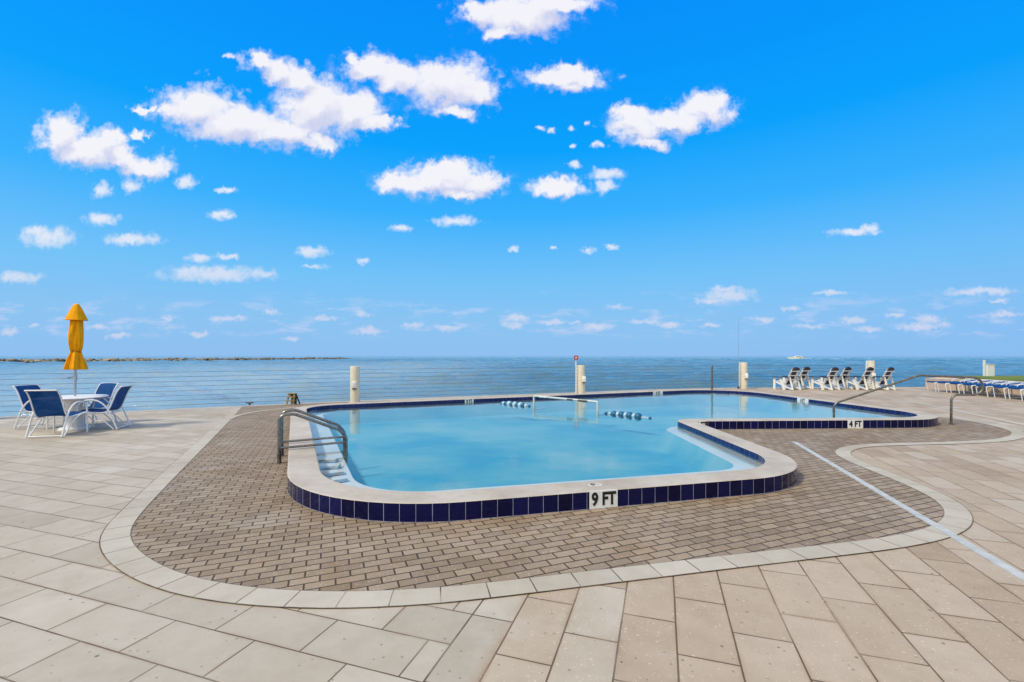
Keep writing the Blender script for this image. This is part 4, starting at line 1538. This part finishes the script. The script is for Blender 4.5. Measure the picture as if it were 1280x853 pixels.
gsl = 'blue sling chairs round the patio table'
place(sling0, True, (-8.87, 8.94, 0), (-0.20, 0.98), 'blue sling chair nearest the viewer, its back turned to us, left of the table', gsl)
place(sling0, False, (-10.06, 9.86, 0), (0.97, 0.02), 'blue sling chair at the far left, half hidden behind another chair', gsl)
place(sling0, False, (-9.50, 10.20, 0), (-0.20, -0.98), 'blue sling chair behind the table with its front towards us', gsl)
place(sling0, False, (-8.72, 9.66, 0), (-0.93, -0.30), 'blue sling chair on the right of the table, seen from its side', gsl)


# ------------------------------------------------------------------ adirondack chairs
def make_adirondack():
    t = thing('adirondack_chair', '', 'chair')
    W = M['white_plastic']
    for s in (-1, 1):
        MB().beam((0.31 * s, 0.36, 0), (0.31 * s, 0.36, 0.565), 0.035, 0.11, 0.004, up=(0, 1, 0)).build('front_leg', W, t)
        MB().beam((0.31 * s, -0.14, 0.0), (0.31 * s, 0.07, 0.565), 0.035, 0.12, 0.004, up=(0, 1, 0)).build('rear_leg', W, t)
        MB().beam((0.27 * s, 0.38, 0.36), (0.27 * s, -0.50, 0.03), 0.03, 0.10, 0.004, up=(1, 0, 0)).build('side_rail', W, t)
        MB().box((0.355 * s, 0.03, 0.580), (0.13, 0.82, 0.026), None, 0.008).build('armrest', M['navy'], t)
    ss = MB()
    for k in range(6):
        y = 0.37 - k * 0.092
        z = 0.375 - k * 0.030
        ss.box((0, y, z), (0.56, 0.080, 0.022), Matrix.Rotation(R(18), 3, 'X'), 0.004)
    ss.build('seat', W, t)
    b0, b1 = Vector((0, -0.10, 0.24)), Vector((0, -0.50, 1.02))
    d = (b1 - b0)
    for k in range(5):
        x = (k - 2) * 0.108
        f = 1.0 - 0.030 * abs(k - 2) ** 2 * 0.55
        a_, c_ = Vector((x, b0.y, b0.z)), Vector((x * 1.06, b0.y, b0.z)) + d * f
        white = k in (0, 4)
        MB().beam(a_, c_, 0.098, 0.018, 0.006, up=(0, 1, 0.4)).build('back_slat', W if white else M['navy'], t)
    bb = MB()
    for f, ww in ((0.30, 0.60), (0.55, 0.62), (0.80, 0.56)):
        p = b0 + d * f + Vector((0, -0.026, -0.012))
        bb.beam(p - Vector((ww / 2, 0, 0)), p + Vector((ww / 2, 0, 0)), 0.024, 0.045, 0.004)
    bb.build('back_brace', W, t)
    hd = MB()
    hpnt = b0 + d * 0.90
    prof_ = []
    ax = d.normalized()
    nz_ = Vector((1, 0, 0)).cross(ax)
    pts_ = [(-0.23, -0.045), (0.23, -0.045), (0.235, 0.0), (0.18, 0.05), (0.09, 0.078), (0, 0.088), (-0.09, 0.078), (-0.18, 0.05), (-0.235, 0.0)]
    vs_ = [hpnt + Vector((1, 0, 0)) * p[0] + ax * p[1] * 1.15 + nz_ * sgn for sgn in (-0.03, 0.03) for p in pts_]
    n9 = len(pts_)
    hd.add(vs_, [list(range(n9))[::-1], [n9 + i for i in range(n9)]] + [[i, (i + 1) % n9, n9 + (i + 1) % n9, n9 + i] for i in range(n9)])
    hd.build('headrest', M['navy'], t)
    for s in (-1, 1):
        MB().beam((0.24 * s, -0.34, 0.60), (0.24 * s, -0.50, 0.0), 0.03, 0.07, 0.004, up=(0, 1, 0)).build('back_support', W, t)
    return t


ad0 = make_adirondack()
gad = 'white and navy adirondack chairs along the seawall'
AD = [(983.0, 20.95, 'white adirondack chair with navy slats, leftmost of the row by the sea'),
      (996.5, 21.55, 'white adirondack chair with navy slats, second from the left of the row by the sea'),
      (1031.0, 20.95, 'white adirondack chair with navy slats, third from the left of the row by the sea'),
      (1047.0, 21.50, 'white adirondack chair with navy slats, fourth from the left of the row by the sea'),
      (1074.0, 21.00, 'white adirondack chair with navy slats directly left of the cream post'),
      (1099.0, 20.90, 'white adirondack chair with navy slats directly right of the cream post')]
for i, (px, Y, lb) in enumerate(AD):
    fc = Vector((-0.36, 0.93 + random.uniform(-0.05, 0.05)))
    place(ad0, i == 0, ((px - 640) / F * Y, Y, 0), fc, lb, gad)


# ------------------------------------------------------------------ pool loungers
def make_lounger():
    t = thing('pool_lounger', '', 'sun lounger')
    Wm = M['white_metal']
    # local: foot end at y=0, head towards +y
    for s in (-1, 1):
        x = 0.29 * s
        MB().tube(fillet([(x, 0.06, 0.0), (x, 0.0, 0.395), (x, 1.25, 0.395), (x, 1.75, 0.395)], [0, 0.07, 0, 0], 5), 0.016, 8).build('side_rail', Wm, t, smooth=60)
        MB().tube(fillet([(x, 1.10, 0.0), (x, 1.06, 0.41), (x * 0.98, 1.30, 0.41)], [0, 0.05, 0], 4), 0.018, 8).build('leg', Wm, t, smooth=60)
        MB().tube(smooth_path([(x, 0.90, 0.41), (x, 0.98, 0.50), (x, 1.15, 0.565), (x, 1.45, 0.55), (x, 1.62, 0.43)], 5), 0.012, 8).build('armrest', Wm, t, smooth=60)
        MB().tube([(x * 0.9, 1.15, 0.42), (x * 0.9, 1.84, 0.53)], 0.016, 8).build('back_rail', Wm, t, smooth=60)
    for w_, y_, z_ in ((0.29, 0.015, 0.385), (0.29, 1.07, 0.30), (0.26, 1.84, 0.53)):
        MB().tube([(-w_, y_, z_), (w_, y_, z_)], 0.015, 8).build('crossbar', Wm, t, smooth=60)
    sheet(profile([(0.0, 0.432), (0.3, 0.430), (0.7, 0.430), (1.13, 0.432)]), 0.565, 0.045, 6, 0.01).build('seat', M['blue_lounge'], t, smooth=60)
    sheet(profile([(1.15, 0.420), (1.4, 0.46), (1.85, 0.54)]), 0.51, 0.03, 6, 0.01).build('backrest', M['blue_lounge'], t, smooth=60)
    return t


lg0 = make_lounger()
glg = 'blue sling pool loungers in a row on the right'
cols = [(1288.5, 'first'), (1267.5, 0), (1247.7, 0), (1226.0, 0), (1208.5, 0), (1192.0, 0), (1176.5, 0), (1163.0, 0)]
LBL = ['blue pool lounger cut by the right picture edge, nearest of its row', 'blue pool lounger next to the nearest one of the row at the right edge',
       'blue pool lounger third from the near end of the row on the right', 'blue pool lounger fourth from the near end, just right of the looping handrail',
       'blue pool lounger seen through the loop of the long handrail', 'blue pool lounger third from the far end of its row, left of the handrail post',
       'blue pool lounger second from the far end of the row by the tan wall', 'blue pool lounger at the far end of the row, nearest the white chairs']
for i, (px, _) in enumerate(cols):
    s = (px - 640) / F
    sl = 0.20
    Y = (17.62 - sl * 15.98) / (s - sl)
    place(lg0, i == 0, (s * Y, Y, 0), (0.94, -0.30 + random.uniform(-0.04, 0.04)), LBL[i], glg)

# ------------------------------------------------------------------ step stool at the deck edge
st = thing('step_stool', 'small yellowish wooden step stool with dark gaps at the deck edge', 'stool', (-7.02, 14.55, 0), R(-22))
Wd = M['yellowwood']
for s in (-1, 1):
    MB().beam((0.145 * s, -0.10, 0), (0.115 * s, -0.02, 0.345), 0.045, 0.03, 0.003, up=(0, 1, 0)).build('front_leg', Wd, st)
    MB().beam((0.145 * s, 0.16, 0), (0.115 * s, 0.03, 0.345), 0.04, 0.025, 0.003, up=(0, 1, 0)).build('rear_leg', M['dark'], st)
for z, y, w in ((0.345, 0.0, 0.28), (0.235, -0.05, 0.28), (0.115, -0.08, 0.29)):
    MB().box((0, y, z), (w, 0.13, 0.026), None, 0.004).build('tread', Wd, st)
MB().box((0, -0.015, 0.13), (0.055, 0.03, 0.26), None, 0.003).build('centre_strut', Wd, st)
MB().box((0, 0.06, 0.17), (0.24, 0.012, 0.32), None, 0.002).build('back_panel', M['dark'], st)

cl = thing('mooring_cleat', 'tiny dark cleat on the edge of the deck left of the step stool', 'cleat', tuple(G(312, 506.6)))
MB().box((0, 0, 0.035), (0.05, 0.05, 0.07), None, 0.01).build('base', M['dark'], cl)
MB().tube([(-0.11, 0, 0.075), (0.11, 0, 0.075)], 0.022, 8).build('horn', M['dark'], cl, smooth=60)

# ------------------------------------------------------------------ breakwater of boulders
def boulder(rnd, c, r):
    bm = bmesh.new()
    bmesh.ops.create_icosphere(bm, subdivisions=1, radius=1.0)
    sx, sy, sz = r * rnd.uniform(.8, 1.4), r * rnd.uniform(.8, 1.3), r * rnd.uniform(.55, .95)
    E_ = Euler((rnd.uniform(-.5, .5), rnd.uniform(-.5, .5), rnd.uniform(0, 6))).to_matrix()
    vs = [E_ @ Vector((v.co.x * sx * rnd.uniform(.8, 1.15), v.co.y * sy * rnd.uniform(.8, 1.15), v.co.z * sz * rnd.uniform(.8, 1.1))) + c for v in bm.verts]
    bm.verts.index_update()
    fs = [[v.index for v in f.verts] for f in bm.faces]
    bm.free()
    return vs, fs


rnd = random.Random(3)
mb = MB()
p0, p1 = Vector((-262.0, -20.0, 0)), Vector((-131, 364, 0))
pA, pB = Vector((-232, 172, 0)), Vector((-128, 366, 0))
path_ = [Vector((-300, 120, 0)), Vector((-205, 178, 0)), Vector((-185, 222, 0)), Vector((-160, 290, 0)), Vector((-129.5, 368, 0))]
for i in range(4):
    a_, b_ = path_[i], path_[i + 1]
    L_ = (b_ - a_).length
    t_ = (b_ - a_).normalized()
    n__ = Vector((t_.y, -t_.x, 0))
    for k in range(int(L_ * 4.6)):
        s = rnd.uniform(0, L_)
        o_ = rnd.gauss(0, 1.9)
        end = 1.0 if i < 3 else max(0.35, min(1.0, (L_ - s) / 12.0))
        hgt = max(-0.3, 1.45 - 0.33 * abs(o_)) * end * (0.90 + 0.12 * math.sin(s * 0.35) + rnd.uniform(-.14, .16))
        c = a_ + t_ * s + n__ * o_
        vs, fs = boulder(rnd, Vector((c.x, c.y, ZS + hgt - 0.35)), rnd.uniform(0.60, 1.12))
        mb.add(vs, fs)
o = mb.build('breakwater', M['rock'])
tag(o, 'long low breakwater of tan and grey boulders across the sea at the left horizon', 'breakwater')

# ------------------------------------------------------------------ motor boat and its wake
bx, by = (995.5 - 640) / F * 400, 400.0
bt = thing('motor_boat', 'white motor boat speeding left along the horizon', 'boat', (bx, by, ZS), R(0))
hull_sec = [(-8.0, 0.15, 0.1, 1.75), (-7.0, 0.9, 0.0, 1.60), (-4.5, 1.7, -0.2, 1.42), (0, 2.1, -0.3, 1.25), (5, 2.1, -0.3, 1.15), (7.8, 1.95, -0.3, 1.15)]
vs, fs = [], []
for (x, w, zb, zt) in hull_sec:
    vs += [(x, -w, zt), (x + 0.3, -w * 0.75, zb + 0.3), (x + 0.4, 0, zb), (x + 0.3, w * 0.75, zb + 0.3), (x, w, zt)]
for i in range(len(hull_sec) - 1):
    for k in range(4):
        a_ = i * 5 + k
        fs.append([a_, a_ + 1, a_ + 6, a_ + 5])
    fs.append([i * 5, i * 5 + 5, i * 5 + 9, i * 5 + 4])
fs.append([0, 4, 3, 2, 1])
fs.append([25, 26, 27, 28, 29])
cream = simple('boat_gelcoat', (0.85, 0.82, 0.55, 1), 0.35)
MB().add(vs, fs).build('hull', cream, bt, smooth=30)
MB().box((1.2, 0, 1.75), (6.4, 2.6, 1.1), None, 0.25).build('cabin', M['white_metal'], bt, smooth=30)
MB().box((1.6, 0, 2.55), (3.6, 2.3, 0.45), None, 0.12).build('roof', cream, bt, smooth=30)
MB().box((1.0, -1.31, 1.95), (4.6, 0.05, 0.35), None, 0.02).build('window', M['dark'], bt)
MB().tube([(-6.6, -0.8, 1.6), (-6.6, -0.8, 2.2), (-2.2, -1.7, 2.0), (-2.2, -1.7, 1.4)], 0.06, 6).build('bow_rail', M['white_metal'], bt)
MB().tube([(5.2, 0, 1.1), (5.6, 0, 3.4)], 0.06, 6).build('mast', M['white_metal'], bt)
foam = simple('foam', (0.80, 0.86, 0.90, 1), 0.8, var=0.1)
mb = MB()
rnd = random.Random(5)
for k in range(70):
    f = k / 70
    if (rnd.random() < 0.5 or math.sin(f * 26) > 0.2) and f > 0.10:
        continue
    x = bx + 6.5 + f * 62
    w = 1.0 + f * 1.5
    c = Vector((x, by + rnd.uniform(-.8, .8) * (1 + f), ZS + 0.10))
    vs, fs = boulder(rnd, c, 1.0)
    vs = [Vector((c.x + (v.x - c.x) * 1.1, c.y + (v.y - c.y) * w, c.z + (v.z - c.z) * (0.38 - 0.22 * f))) for v in vs]
    mb.add(vs, fs)
for k in range(10):
    c = Vector((bx - 6.5 + k * 1.4, by - 2.0 - 0.1 * k, ZS + 0.1))
    vs, fs = boulder(rnd, c, 0.8)
    vs = [Vector((v.x, v.y, c.z + (v.z - c.z) * 0.7)) for v in vs]
    mb.add(vs, fs)
tag(mb.build('wake', foam, smooth=180), 'thin broken line of white foam trailing the motor boat', 'wake', kind='stuff')
